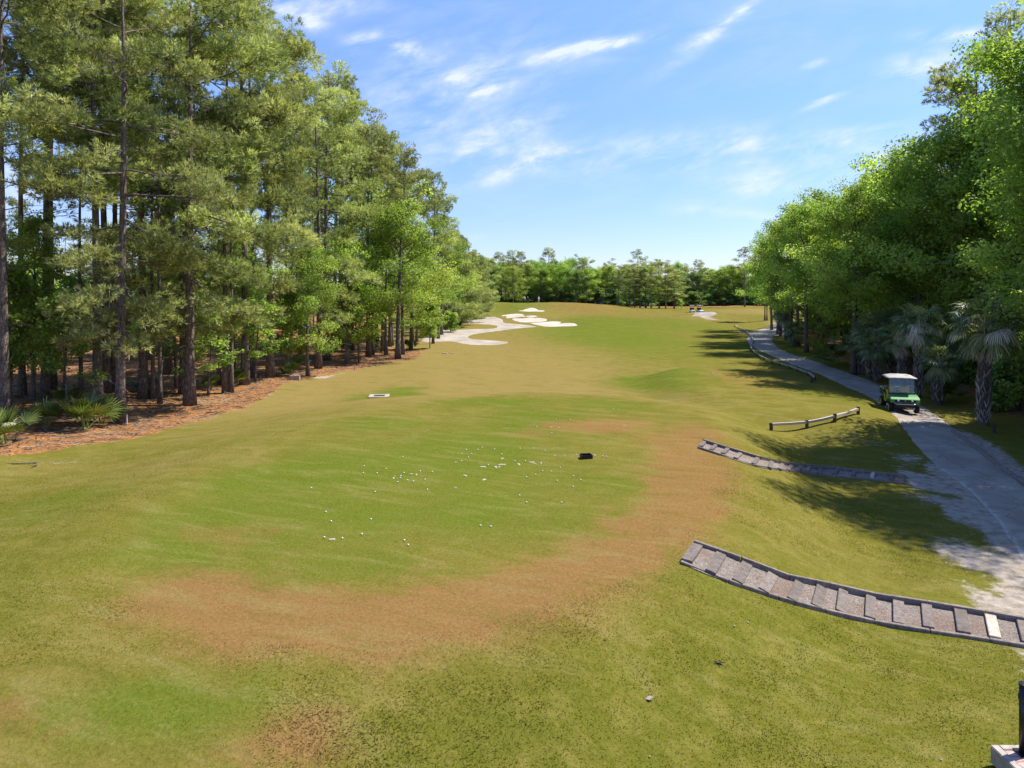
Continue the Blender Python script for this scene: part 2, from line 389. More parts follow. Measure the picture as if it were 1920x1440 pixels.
def wood(name, a, b):
    m, t = mat(name); q = NT(t); g = q.noise(9, 6, .7, sc=(1,1,1)); g2 = q.noise(45, 4, .7); c = q.mix(q.mr(g, .3, .7), a, b)
    oi = q.attr('tint'); c = q.mix(q.mr(oi, 0, 1, 0, .6), c, (.05,.045,.042)); q.out(q.mix(q.mr(g2, .45, .75, 0, .5), c, tuple(v*.4 for v in a)), .9, .15, 0, g2, .4, .01); return m
M['timber'] = wood('weathered_timber', (.13,.10,.08), (.33,.275,.235))
M['rail'] = wood('pale_rail', (.33,.28,.22), (.54,.475,.39))
M['post'] = wood('dark_post', (.045,.035,.028), (.11,.085,.065))
def gravel():
    m, t = mat('gravel'); q = NT(t); v = q.n('ShaderNodeTexVoronoi'); v.inputs['Scale'].default_value = 26
    nd = q.n('ShaderNodeTexNoise'); nd.inputs['Scale'].default_value = 7; nd.inputs['Detail'].default_value = 4; q.link(q.obj(), nd.inputs['Vector'])
    w = q.n('ShaderNodeVectorMath'); w.operation = 'ADD'; q.link(q.obj(), w.inputs[0]); q.link(nd.outputs['Color'], w.inputs[1]); q.link(w.outputs[0], v.inputs['Vector'])
    g = q.n('ShaderNodeSeparateColor'); q.link(v.outputs['Color'], g.inputs[0]); b = q.noise(1.4, 4)
    c = q.mix(q.mr(g.outputs[0], 0, 1), (.14,.105,.085), (.52,.45,.39)); c = q.mix(q.mr(b, .42, .62, 0, .45), c, (.26,.15,.09))
    q.out(c, .95, .1, 0, v.outputs['Distance'], .9, .03); return m
M['gravel'] = gravel()
M['black'] = plain('black_plastic', (.012,.012,.013), .45, .1)
M['blackmetal'] = plain('black_metal', (.010,.010,.011), .35, .1, spec=.5)
M['rubber'] = plain('rubber', (.018,.017,.016), .85, .2)
M['green'] = plain('green_paint', (.07,.25,.055), .45, .06, spec=.45)
M['dkgreen'] = plain('dark_green_paint', (.012,.055,.018), .4, .1, spec=.5)
M['yellow'] = plain('yellow_vinyl', (.62,.47,.03), .5, .1)
M['canopy'] = plain('canopy_plastic', (.40,.37,.335), .5, .07, 3)
M['steel'] = plain('grey_steel', (.42,.43,.44), .35, .1, metal=.6)
M['white'] = plain('white_paint', (.78,.78,.76), .5, .05)
M['lamp'] = plain('headlamp_glass', (.75,.78,.80), .1, .03, spec=.8)
M['concrete'] = plain('pale_concrete', (.36,.31,.26), .9, .15, 8, bump=.2)
M['rust'] = plain('rusty_grate', (.075,.035,.025), .9, .2, 20)
M['roofing'] = plain('roof_shingles', (.13,.12,.125), .9, .2, 5)
M['wallpaint'] = plain('siding', (.42,.40,.37), .8, .06)
M['fencewood'] = plain('tan_fence', (.36,.21,.11), .85, .2, 5)
M['darkglass'] = plain('window_glass', (.03,.04,.05), .1, .1, spec=.8)
M['skin'] = plain('skin', (.45,.26,.18), .6, .05)
M['shirt'] = plain('white_shirt', (.75,.77,.80), .8, .05)
M['bluecloth'] = plain('navy_cloth', (.03,.035,.05), .8, .1)
M['ball'] = plain('ball_white', (.62,.62,.58), .5, .03)
M['flagred'] = plain('red_marker', (.5,.06,.04), .5, .1)
M['flagyellow'] = plain('straw_yellow', (.6,.55,.2), .6, .1)
M['blue_edge'] = plain('weathered_blue_paint', (.10,.20,.27), .6, .2)
def glassmat():
    m, t = mat('windscreen_glass'); q = NT(t); o = q.n('ShaderNodeOutputMaterial'); tr = q.n('ShaderNodeBsdfTransparent'); tr.inputs[0].default_value = (.72,.78,.82,1)
    g = q.n('ShaderNodeBsdfGlossy'); g.inputs['Roughness'].default_value = .03; ms = q.n('ShaderNodeMixShader'); ms.inputs[0].default_value = .07
    q.link(tr.outputs[0], ms.inputs[1]); q.link(g.outputs[0], ms.inputs[2]); q.link(ms.outputs[0], o.inputs[0]); return m
M['glass'] = glassmat()
def brick():
    m, t = mat('brick_pavers'); q = NT(t); b = q.n('ShaderNodeTexBrick'); b.inputs['Scale'].default_value = 1; b.inputs['Brick Width'].default_value = .22; b.inputs['Row Height'].default_value = .11
    b.inputs['Mortar Size'].default_value = .007; b.inputs['Color1'].default_value = (.40,.19,.15,1); b.inputs['Color2'].default_value = (.52,.30,.25,1); b.inputs['Mortar'].default_value = (.12,.085,.07,1)
    q.link(q.obj(), b.inputs['Vector']); nz = q.noise(14, 5); q.out(q.mix(q.mr(nz, .4, .7, 0, .4), b.outputs['Color'], (.6,.5,.46)), .85, .2, 0, b.outputs['Fac'], -.4, .01); return m
M['brick'] = brick()

# ------------------------------------------------------------------ ground sheet
ys = [4.0]
while ys[-1] < 340: ys.append(ys[-1]+max(.14, ys[-1]*.0058))
while ys[-1] < 5000: ys.append(ys[-1]*1.18)
ys = np.array([-60, -30, -15, -6, 0, 2]+ys)
xs = np.concatenate([np.arange(-30, 44, .22)])
l = [-30.]; r = [43.9]
while l[-1] > -130: l.append(l[-1]-.6)
while l[-1] > -4000: l.append(l[-1]*1.25)
while r[-1] < 130: r.append(r[-1]+.6)
while r[-1] < 4000: r.append(r[-1]*1.25)
xs = np.concatenate([np.array(l[1:][::-1]), xs, np.array(r[1:])])
GX, GY = np.meshgrid(xs, ys); gx = GX.ravel(); gy = GY.ravel(); gz = hz(gx, gy)
def blob(lst):
    """colour patches of the real turf: centre and radii on the ground"""
    a = np.zeros(gx.shape); wx = gx+(fbm(gx/2.2, gy/2.2, 31)-.5)*2.4; wy = gy+(fbm(gx/2.2, gy/2.2, 41)-.5)*2.4*np.clip(gy/30, .7, 4)
    for (px, py, rx, ry, s) in lst:
        x, y = gp(px, py); ax = rx*y/F; ay = max(ry*y*y/(F*5.8), .3)
        a = np.maximum(a, s*np.exp(-(((wx-x)/ax)**2+((wy-y)/ay)**2)**1.3)) if s > 0 else a*(1+s*np.exp(-((wx-x)/ax)**2-((wy-y)/ay)**2))
    return a
lush = blob([(1130,628,150,26,.75),(700,880,260,75,.6),(830,900,330,90,.55),(560,960,260,80,.6),(1500,660,60,30,.4),(1230,640,100,20,.5),(640,880,190,48,.95),(500,900,140,40,.85),(860,850,200,55,.8),(1000,790,120,30,.7),(900,950,170,60,.7),(700,960,150,60,.65),(420,960,150,60,.6),(330,1040,130,60,.65),
 (620,1060,200,50,.5),(728,740,75,15,1.0),(1230,708,90,18,.95),(1130,650,110,8,.2),(1140,605,90,10,.9),(1240,610,120,10,.6),(1100,625,60,7,.7),(1400,650,80,20,.4),(120,930,110,22,.8),(60,965,90,18,.7),
 (1550,740,60,20,.3),(200,1330,170,60,.75),(380,1300,90,40,.5),(1060,970,120,50,.45),(930,755,130,12,.7),(1290,640,60,18,.35),(1150,760,90,10,.6),(960,575,90,6,.6),(1120,640,50,8,.3),(1240,880,60,30,.3),
 (1450,1120,160,30,.5),(1130,905,60,20,.5),(830,620,30,6,.5),(1750,900,60,40,.3),(700,795,120,14,.6),(1650,850,60,20,.3)])
ring0 = polydist(gx+(fbm(gx/1.3,gy/1.3,91)-.5)*1.2, gy+(fbm(gx/1.3,gy/1.3,95)-.5)*1.2, TEE)
ring = 1.25*np.exp(-((ring0-.75)/1.25)**2)*sstep(-8.5, -6, gx)*np.maximum(sstep(14.5, 11.5, gy-.25*(gx+8)*(gx<3)), sstep(1.5, 4.5, gx)*sstep(31, 25, gy))*(.6+.6*fbm(gx/2, gy/2, 97))
brown = blob([(1120,795,110,16,.85),(1240,830,60,30,.7),(1270,900,65,60,.85),(1230,980,80,45,.9),(1150,1045,120,45,.85),(1030,1100,130,48,.8),(880,1150,170,52,.85),(680,1190,190,50,.95),(480,1195,190,45,.9),
 (330,1165,110,35,.8),(760,1060,60,25,.3),(400,1100,110,30,.45),(440,1010,80,30,.35),(1150,590,160,8,.3),(1100,578,90,5,.5),(960,640,60,8,.3),(520,1395,110,60,.8),(40,1330,50,40,.6),(420,1415,90,30,.6),
 (700,1280,70,12,.3),(1395,712,70,22,.35),(1470,700,60,20,.35),(280,1210,90,25,.5),(1010,815,50,14,.4),(1290,1000,30,40,.5)])
brown = np.maximum(brown, ring)
tan = np.clip(0.75*sstep(26, 40, gy)*(1-sstep(75, 110, gy)*.35)*sstep(13, 2, gx-.04*gy)+0.15, 0, 1)
tan = tan*(1-.85*sstep(-.8, .8, polydist(gx, gy, TEE)))
tan = np.maximum(tan, blob([(800,700,260,50,.9),(620,750,170,40,.85),(1000,660,180,25,.85),(450,800,180,40,.65),(300,870,200,40,.6),(1230,600,120,10,.3),(1440,585,90,7,.9),(1600,1070,150,60,.55),(1700,1100,120,60,.7),(1300,590,80,7,.5),
  (1120,690,120,20,.5),(90,880,100,20,.7),(540,790,150,25,.6),(1150,680,150,25,.5),(900,680,150,30,.7)]))
tan = tan*(1-.95*np.clip(lush*1.15, 0, 1))
straw_poly = [(-400,-30),(-18.5,20),(-20.3,27.0),(-17.6,29.5),(-15.9,34.5),(-15.4,39.5),(-15.2,44),(-16.2,48),(-15.6,52),(-14.2,57),(-12.0,61),(-9.8,66),(-9.2,71),(-11,80),(-17,86),(-22,100),(-28,125),(-28,150),(-24,175),(-30,230),(-400,300)]
sw = polydist(gx+(fbm(gx/1.8, gy/1.8, 51)-.5)*1.6, gy+(fbm(gx/1.8, gy/1.8, 61)-.5)*2.5, straw_poly)
straw = sstep(-.7, .7, sw)
rpoly = [(26,-30),(24.5,20),(25.6,30),(27.0,39),(28.6,48),(30.5,60),(31.5,70),(35,82),(41,100),(50,118),(60,132),(80,140),(400,150),(400,-30)]
sw2 = polydist(gx+(fbm(gx/1.5, gy/1.5, 71)-.5)*2.2, gy+(fbm(gx/1.5, gy/1.5, 81)-.5)*2.2, rpoly)
straw = np.maximum(straw, sstep(-.9, 1.2, sw2)*.95)
# far wood floor
straw = np.maximum(straw, sstep(222, 230, gy+6*fbm(gx/9, gy/9, 5))*.9)
PL = [(8.2,6),(9.6,12.0),(10.6,14.2),(12.1,16.2),(13.4,18.8),(14.9,22.3),(15.9,25.8),(17.4,29.9),(20.0,36.2),(21.9,42.4),(23.4,49.4),(25.0,58.6),(26.2,68.5),(28.9,82),(33.5,98),(40.5,114),(50,127),(62,134)]
PR = [(12.4,6),(13.9,12.0),(15.2,16.5),(16.6,20.4),(17.7,23.6),(19.9,28.3),(21.7,33.3),(23.7,38.8),(25.2,44.5),(26.5,50),(27.6,56),(28.6,63),(29.6,71),(32.2,82),(37,96.5),(44,111),(52.5,123),(64,130)]
PLs = smooth_open(PL, 8); PRs = smooth_open(PR, 8)
pathpoly = PLs[::2]+PRs[::-2]
pd = polydist(gx, gy, pathpoly)
cxl = np.interp(gy, [p[1] for p in PLs], [p[0] for p in PLs]); lft = (gx < cxl+.5)
dirt = np.where(lft, 1.0*np.exp(-np.clip(-pd, 0, 9)/.55)*sstep(28, 24, gy)+.25*np.exp(-np.clip(-pd, 0, 9)/.3), .62*np.exp(-np.clip(-pd-.1, 0, 9)/.5)*sstep(34, 30, gy)+.35*np.exp(-np.clip(-pd, 0, 9)/.5))
dirt = np.maximum(dirt, blob([(1810,960,60,40,.95),(1880,1060,60,50,.95),(1740,900,50,30,.95),(1690,860,55,14,.6),(1900,1140,45,40,.9),(1790,830,22,8,.8),(1860,870,40,14,.8),(1450,625,60,5,.9),(1315,588,16,4,.9),(1840,1110,50,50,.5),(1870,1180,60,20,.6),
  (605,706,30,5,.75),(110,866,50,4,.45),(1660,830,40,8,.45),(1475,607,50,4,.6),(1590,702,60,5,.4)]))
dirt *= (straw < .5)
rt = 1-sstep(-2.0, -.3, np.maximum(np.maximum(polydist(gx, gy, TEE), polydist(gx, gy, TEE2)), polydist(gx, gy, FTEE)))
rt = rt*sstep(40, 24, gy)*(0.35+.65*sstep(20, 12, gy+np.abs(gx)*.0))
nyr, nxr = len(ys), len(xs)
idx = np.arange(nyr*nxr).reshape(nyr, nxr)
fc = np.stack([idx[:-1,:-1].ravel(), idx[:-1,1:].ravel(), idx[1:,1:].ravel(), idx[1:,:-1].ravel()], 1)
me = fastmesh('ground', np.stack([gx, gy, gz], 1), fc, smooth=True, attrs=dict(brown=brown, lush=lush, tan=tan, straw=straw, dirt=dirt, rough_turf=rt))
tag(obj('ground', me, M['turf']), kind='structure')

# real blades over the nearer turf, taller off the mown tees
def gfield(arr, x, y):
    A = arr.reshape(len(ys), len(xs)); i = np.clip(np.searchsorted(ys, y)-1, 0, len(ys)-2); j = np.clip(np.searchsorted(xs, x)-1, 0, len(xs)-2); return A[i, j]
rg = np.random.RandomState(77); nb_ = 300000
by_ = 7.3+23*rg.rand(nb_)**1.7; bx_ = (rg.rand(nb_)*1.7-.85)*by_
mown = sstep(-.3, .3, np.maximum(polydist(bx_, by_, TEE), polydist(bx_, by_, TEE2)))
clump = fbm(bx_*1.3, by_*1.3, 15, 3); keep = (rg.rand(nb_) < np.where(mown > .5, .25, .42+1.5*np.clip(clump-.40, 0, 1))*np.clip((29-by_)/9, 0, 1)) & (gfield(dirt, bx_, by_) < .35) & (gfield(straw, bx_, by_) < .3) & (polydist(bx_, by_, pathpoly) < -.05)
for A_, B_ in ((((4.0,16.9),(5.9,15.4),(9.4,14.6),(14,13.4)), .75), (((7.0,25.2),(9.0,24),(14,23.8),(17,23.2)), .6)):
    for p_, q_ in zip(A_[:-1], A_[1:]):
        ex, ey = q_[0]-p_[0], q_[1]-p_[1]; t_ = np.clip(((bx_-p_[0])*ex+(by_-p_[1])*ey)/(ex*ex+ey*ey), 0, 1); keep &= np.hypot(bx_-p_[0]-t_*ex, by_-p_[1]-t_*ey) > B_
bx_ = bx_[keep]; by_ = by_[keep]; mown = mown[keep]; cl_ = clump[keep]; m_ = len(bx_); bz_ = hz(bx_, by_)
hh = .8*(.018+.022*rg.rand(m_)+.03*np.clip(cl_-.5, 0, 1)*2)*(1-.55*mown); aa = rg.rand(m_)*6.28; ln_ = hh*(.5+1.1*rg.rand(m_)); ww = .004+.0035*rg.rand(m_)+.00022*by_
b0 = np.stack([bx_, by_, bz_-.004], 1); sd2 = np.stack([-np.sin(aa)*ww, np.cos(aa)*ww, 0*aa], 1); tp_ = b0+np.stack([np.cos(aa)*ln_, np.sin(aa)*ln_, hh], 1)
vv_ = np.stack([b0-sd2, b0+sd2, tp_], 1).reshape(-1, 3); dry = np.clip(gfield(brown, bx_, by_)*1.2+gfield(tan, bx_, by_)*.5, 0, 1)
gme = fastmesh('grass_blades', vv_, np.arange(m_*3).reshape(-1, 3), rg.rand(m_)); at_ = gme.attributes.new('dry', 'FLOAT', 'FACE'); at_.data.foreach_set('value', dry.astype(np.float32))
def blademat():
    m, t = mat('grass_blades'); q = NT(t); ti = q.attr('tint'); dr = q.attr('dry')
    g = q.mix(ti, (.120,.132,.008), (.29,.27,.05)); d = q.mix(ti, (.24,.135,.05), (.44,.27,.11)); c = q.mix(dr, g, d); p, o = q.out(c, 1., 0.); tr = q.n('ShaderNodeBsdfTranslucent'); q.link(c, tr.inputs[0]); ms = q.n('ShaderNodeMixShader'); ms.inputs[0].default_value = .5; q.link(p.outputs[0], ms.inputs[1]); q.link(tr.outputs[0], ms.inputs[2]); q.link(ms.outputs[0], o.inputs[0]); return m
M['blades'] = blademat()
tag(obj('grass_blades', gme, M['blades']), 'short mown grass covering the near bank and tee', 'grass', kind='stuff')

# litter on the straw: twigs, cones and bark; a few dry leaves on the turf
def litter(name, n, xr, yr, L0, L1, w, test, m_, label, seed):
    r_ = np.random.RandomState(seed); x = xr[0]+(xr[1]-xr[0])*r_.rand(n); y = yr[0]+(yr[1]-yr[0])*r_.rand(n)**1.3; k = test(x, y); x = x[k]; y = y[k]; n = len(x); a = r_.rand(n)*6.28
    L_ = L0+(L1-L0)*r_.rand(n)**3; z = hz(x, y); c = np.stack([x, y, z+.02], 1); d = np.stack([np.cos(a), np.sin(a), .15*r_.randn(n)], 1)*L_[:, None]/2; sd_ = np.stack([-np.sin(a), np.cos(a), 0*a], 1)*w*(.6+.8*r_.rand(n, 1)); up = np.array([0,0,1.])*w
    e0 = c-d; e1 = c+d; v = np.stack([e0-sd_, e0+sd_, e0+up*1.4, e1-sd_, e1+sd_, e1+up*1.4], 1).reshape(-1, 3); b = np.arange(n)[:, None]*6
    me = fastmesh(name, v, np.concatenate([b+[0,3,5,2], b+[1,2,5,4], b+[0,1,4,3]]), np.tile(r_.rand(n), 3)); tag(obj(name, me, m_), label, 'litter', kind='stuff')
lm = tintmat('twig_litter', (.05,.035,.025), (.42,.33,.24), scale=5)
litter('twig_litter', 16000, (-45, -8), (24, 90), .08, .9, .016, lambda x, y: polydist(x, y, straw_poly) > .2, lm, 'twigs and bark scattered over the pine straw', 5)
litter('leaf_litter', 9000, (20, 48), (16, 90), .06, .5, .016, lambda x, y: gfield(straw, x, y) > .5, lm, 'twigs and dry leaves under the right wood', 6)

# cart path
def strip(name, A, B, m, lift, nc=9):
    n = len(A); v = []; e = []
    for i in range(n):
        for k in range(nc):
            t = k/(nc-1); x = A[i][0]*(1-t)+B[i][0]*t; y = A[i][1]*(1-t)+B[i][1]*t
            if k in (0, nc-1):
                w = (vnoise(y*1.7, k*5.0, 3)-.5)*.28; x += float(w)
            v.append((x, y)); e.append((max(0, 1-2*t)**2*.78*float(sstep(29, 24, y))+abs(2*t-1)**8*.3))
    v = np.array(v); z = hz(v[:, 0], v[:, 1])+lift
    k = np.arange(n*nc).reshape(n, nc); z.reshape(n, nc)[:, 0] -= lift+.05; z.reshape(n, nc)[:, -1] -= lift+.05
    f = np.stack([k[:-1,:-1].ravel(), k[:-1,1:].ravel(), k[1:,1:].ravel(), k[1:,:-1].ravel()], 1)
    return obj(name, fastmesh(name, np.column_stack([v, z]), f, smooth=True, attrs=dict(edge=e)), m)
def dense(P, n):
    P = np.array(P); d = np.concatenate([[0], np.cumsum(np.hypot(*np.diff(P, axis=0).T))]); t = np.linspace(0, d[-1], n)
    return np.stack([np.interp(t, d, P[:, 0]), np.interp(t, d, P[:, 1])], 1).tolist()
tag(strip('cart_path', dense(PLs, 420), dense(PRs, 420), M['asphalt'], .045), kind='structure')

def sheet(name, poly, m, lift=.04, step=.5, smooth=4, kind='structure'):
    poly = smooth_closed(poly, smooth) if smooth else poly
    poly = [p for i, p in enumerate(poly) if math.hypot(p[0]-poly[i-1][0], p[1]-poly[i-1][1]) > .02]
    P = np.array(poly); x0, y0 = P.min(0); x1, y1 = P.max(0)
    sx = step; sy = step*1.6
    X, Y = np.meshgrid(np.arange(x0, x1, sx), np.arange(y0, y1, sy)); d = polydist(X.ravel(), Y.ravel(), poly)
    k = d > sx*.5; pts = [Vector(p) for p in poly]+[Vector((a, b)) for a, b in zip(X.ravel()[k], Y.ravel()[k])]
    n = len(poly); ed = [(i, (i+1) % n) for i in range(n)]
    vo, eo, fo, *_ = delaunay_2d_cdt(pts, ed, [], 1, 1e-5)
    vv = np.array([tuple(v) for v in vo]); dd = polydist(vv[:, 0], vv[:, 1], poly)
    z = hz(vv[:, 0], vv[:, 1])+lift*sstep(-.02, .25, dd)
    me = bpy.data.meshes.new(name); me.from_pydata(np.column_stack([vv, z]).tolist(), [], [list(f) for f in fo]); me.update()
    me.polygons.foreach_set('use_smooth', np.ones(len(me.polygons), bool))
    o = obj(name, me, m); 
    if kind: o['kind'] = kind
    return o
def pp(l): return [gp(x, y) for x, y in l]
def wp(l, Z): 
    """points on the surface, given by direction, all solved on the terrain"""
    return pp(l)
WASTE = pp([(790,640),(815,621),(870,618),(925,616),(928,610),(880,606),(868,601),(905,594),(940,598),(948,606),(1006,612),(960,617),(905,624),(880,630),(885,636),(952,641),(930,647),(880,646),(845,640)])
sheet('sandy_waste_area', WASTE, M['waste'], .05, .6, 3)
for nm, pl in (('a', [(942,591),(980,589),(984,592),(978,594),(960,596),(948,595)]), ('b', [(960,598),(978,597),(1000,596),(1018,597),(1026,601),(1005,604),(975,604)]),
               ('c', [(984,593),(1000,591.5),(1007,593.5),(995,595.5)]),
               ('d', [(994,606),(1015,604.5),(1035,602.5),(1052,604),(1048,607),(1065,606),(1082,609),(1076,611.5),(1050,612),(1020,612)]),
               ('e', [(972,582.5),(982,581),(988,579),(996,577),(1004,578.5),(1010,581.5),(1022,583),(1000,584),(985,584)])):
    sheet('sand_bunker', pp(pl), M['bunker'], .05, .5, 3)
tag(sheet('distant_path', pp([(1292,592),(1305,588),(1318,585),(1345,588),(1325,590),(1308,593)]), M['asphalt'], .05, .6, 2), kind='structure')

# ------------------------------------------------------------------ trees
rng = np.random.RandomState(11)
def unit(v): return v/np.maximum(np.linalg.norm(v, axis=-1, keepdims=True), 1e-9)
def trunk_mesh(mb, H, r0, lean, rnd, n=10, top=.12, segs=12, wob=.12, flare=1.5):
    pts = []; rad = []; ph = rnd.rand(4)*6.28
    for i in range(segs+1):
        t = i/segs; z = H*t
        pts.append((lean[0]*t*t*H+wob*math.sin(3*t+ph[0])*t, lean[1]*t*t*H+wob*math.sin(2.6*t+ph[1])*t, z-.15*(i == 0)))
        rad.append(r0*((1-t)**.8*(1-top)+top)*(1+(flare-1)*math.exp(-t*H/.35)))
    mb.tube(pts, rad, n, True); return pts, rad
def at_h(pts, H, z):
    t = min(max(z/H, 0), 1)*(len(pts)-1); i = min(int(t), len(pts)-2); f = t-i
    return np.array(pts[i])*(1-f)+np.array(pts[i+1])*f
def tufts(P, D, K, ln, wd, rnd, spread=.75, tint0=None):
    m = len(P); d = unit(D[:, None, :]+rnd.randn(m, K, 3)*spread*.6); d[..., 2] += .12; d = unit(d)
    l_ = ln*(.65+.6*rnd.rand(m, K, 1)); side = unit(np.cross(d, rnd.randn(m, K, 3)))*wd*(.7+.6*rnd.rand(m, K, 1))
    b = np.repeat(P[:, None, :], K, 1)+d*.02; v = np.stack([b-side*.35, b+side*.35, b+d*l_*.6+side*.5, b+d*l_-np.array([0, 0, .03])], 2)
    # narrow kite, four points
    v = np.stack([b, b+d*l_*.45+side*.5, b+d*l_, b+d*l_*.45-side*.5], 2)
    v = v.reshape(-1, 3); f = np.arange(len(v)).reshape(-1, 4)
    t0 = (rnd.rand(m) if tint0 is None else tint0)[:, None]+(rnd.rand(m, K)-.5)*.25
    return v, f, np.clip(t0, 0, 1).ravel()
def vn1(x): return float(vnoise(x, x*.37, 2))
def make_pine(seed, H, cb, Rm, nb=40, droop=0.0, r0=.3, lean=(0,0), K=8, conic=False, gap=.12, dens=1.0, shell=.5):
    """tall pine: bare trunk, crooked limbs, needles only in round clumps on the outer twigs"""
    rnd = np.random.RandomState(seed); mb = MB(); pts, rad = trunk_mesh(mb, H*.98, r0, lean, rnd, wob=.25)
    TP = []; TD = []; TT = []; ga = rnd.rand()*6
    for k in range(10):
        z = H*(cb*.35+cb*.65*rnd.rand()); a = rnd.rand()*6.28; p = at_h(pts, H, z); L_ = .4+2.0*rnd.rand()
        q = p+np.array([math.cos(a)*L_, math.sin(a)*L_, .25*rnd.randn()]); mb.tube([p, (p+q)/2+np.array([0,0,.12]), q], [.035, .025, .008], 4, False)
    for k in range(nb):
        t = (k+rnd.rand())/nb; z = H*(cb+(1-cb)*t**.9*.97); ga += 2.4+rnd.randn()*.5
        if rnd.rand() < gap: continue
        if conic: prof = (1-t)**.8*.95+.10
        else: prof = (.70+.30*(t/.4) if t < .4 else math.sqrt(max(0.02, 1-((t-.4)/.66)**2)))*(.75+.5*vn1(seed+t*7))
        Lb = Rm*prof*(.60+.55*rnd.rand()); el = R(-8-24*droop+50*t**1.5+rnd.randn()*9)
        p0 = at_h(pts, H, z); dh = np.array([math.cos(ga), math.sin(ga), 0.]); n = 6; bp = [p0]; bend = rnd.randn()*.35
        for s_ in range(n):
            e2 = el+R(10)*(s_-1.2)*(1-1.1*droop)-R(6)*droop*s_; a2 = ga+bend*s_/n+rnd.randn()*.16
            bp.append(bp[-1]+np.array([math.cos(a2)*math.cos(e2), math.sin(a2)*math.cos(e2), math.sin(e2)])*Lb/n)
        bp = np.array(bp); br = r0*.30*(Lb/Rm)**.6*(1-.35*t)
        mb.tube(bp, [max(br*(1-i/(n+.4)), .014) for i in range(n+1)], 5, False); bt = rnd.rand()
        ns = max(4, int((3+Lb*2.1)*dens))
        for j in range(ns):
            u = shell*.75+(1-shell*.75)*(j+rnd.rand())/ns; u = min(u, 1.); q = u*n; i = min(int(q), n-1); p = bp[i]*(1-(q-i))+bp[i+1]*(q-i)
            ax = unit(bp[i+1]-bp[i]); sgn = 1 if j % 2 else -1; sd_ = unit(np.cross(ax, [0,0,1]))*sgn
            sl = (.22+.34*(1-u))*Lb*(.5+.6*rnd.rand())+.25; d = unit(ax*.7+sd_*(.9+.3*rnd.randn())+np.array([0,0,.30+.25*rnd.randn()-.3*droop]))
            if u > .95: d = unit(ax+np.array([0,0,.3])); sl = .3
            q2 = p+d*sl; mid = (p+q2)/2+np.array([0,0,-.08*sl]); mb.tube([p, mid, q2], [.02, .014, .007], 3, False)
            ncl = 1+(sl > .9)
            for c_ in range(ncl):
                cc = q2 if c_ == 0 else p*.45+q2*.55+rnd.randn(3)*.12
                cr = .27+.20*rnd.rand(); m = int(11*(cr/.36)**2)+3; off = unit(rnd.randn(m, 3)*[1,1,.75])*(.35+.65*rnd.rand(m, 1)**.5)*[cr*1.15, cr*1.15, cr*.7]
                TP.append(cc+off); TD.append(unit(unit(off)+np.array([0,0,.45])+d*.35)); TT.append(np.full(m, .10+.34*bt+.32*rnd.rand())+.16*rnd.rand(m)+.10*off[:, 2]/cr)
    TP = np.concatenate(TP); TD = np.concatenate(TD); TT = np.concatenate(TT)
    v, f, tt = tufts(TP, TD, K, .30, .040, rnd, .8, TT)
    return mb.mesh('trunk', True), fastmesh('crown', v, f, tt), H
def leaves(P, Nn, size, rnd, tint):
    m = len(P); n = unit(Nn+rnd.randn(m, 3)*.55); a = unit(np.cross(n, rnd.randn(m, 3))); b = np.cross(n, a)
    s = size*(.6+.8*rnd.rand(m, 1)); dz = -n*s*.18
    v = np.stack([P-a*s*.62, P+b*s*.42+dz*.2, P+a*s*.62+dz, P-b*s*.42+dz*.2], 1).reshape(-1, 3)
    return v, np.arange(len(v)).reshape(-1, 4), tint
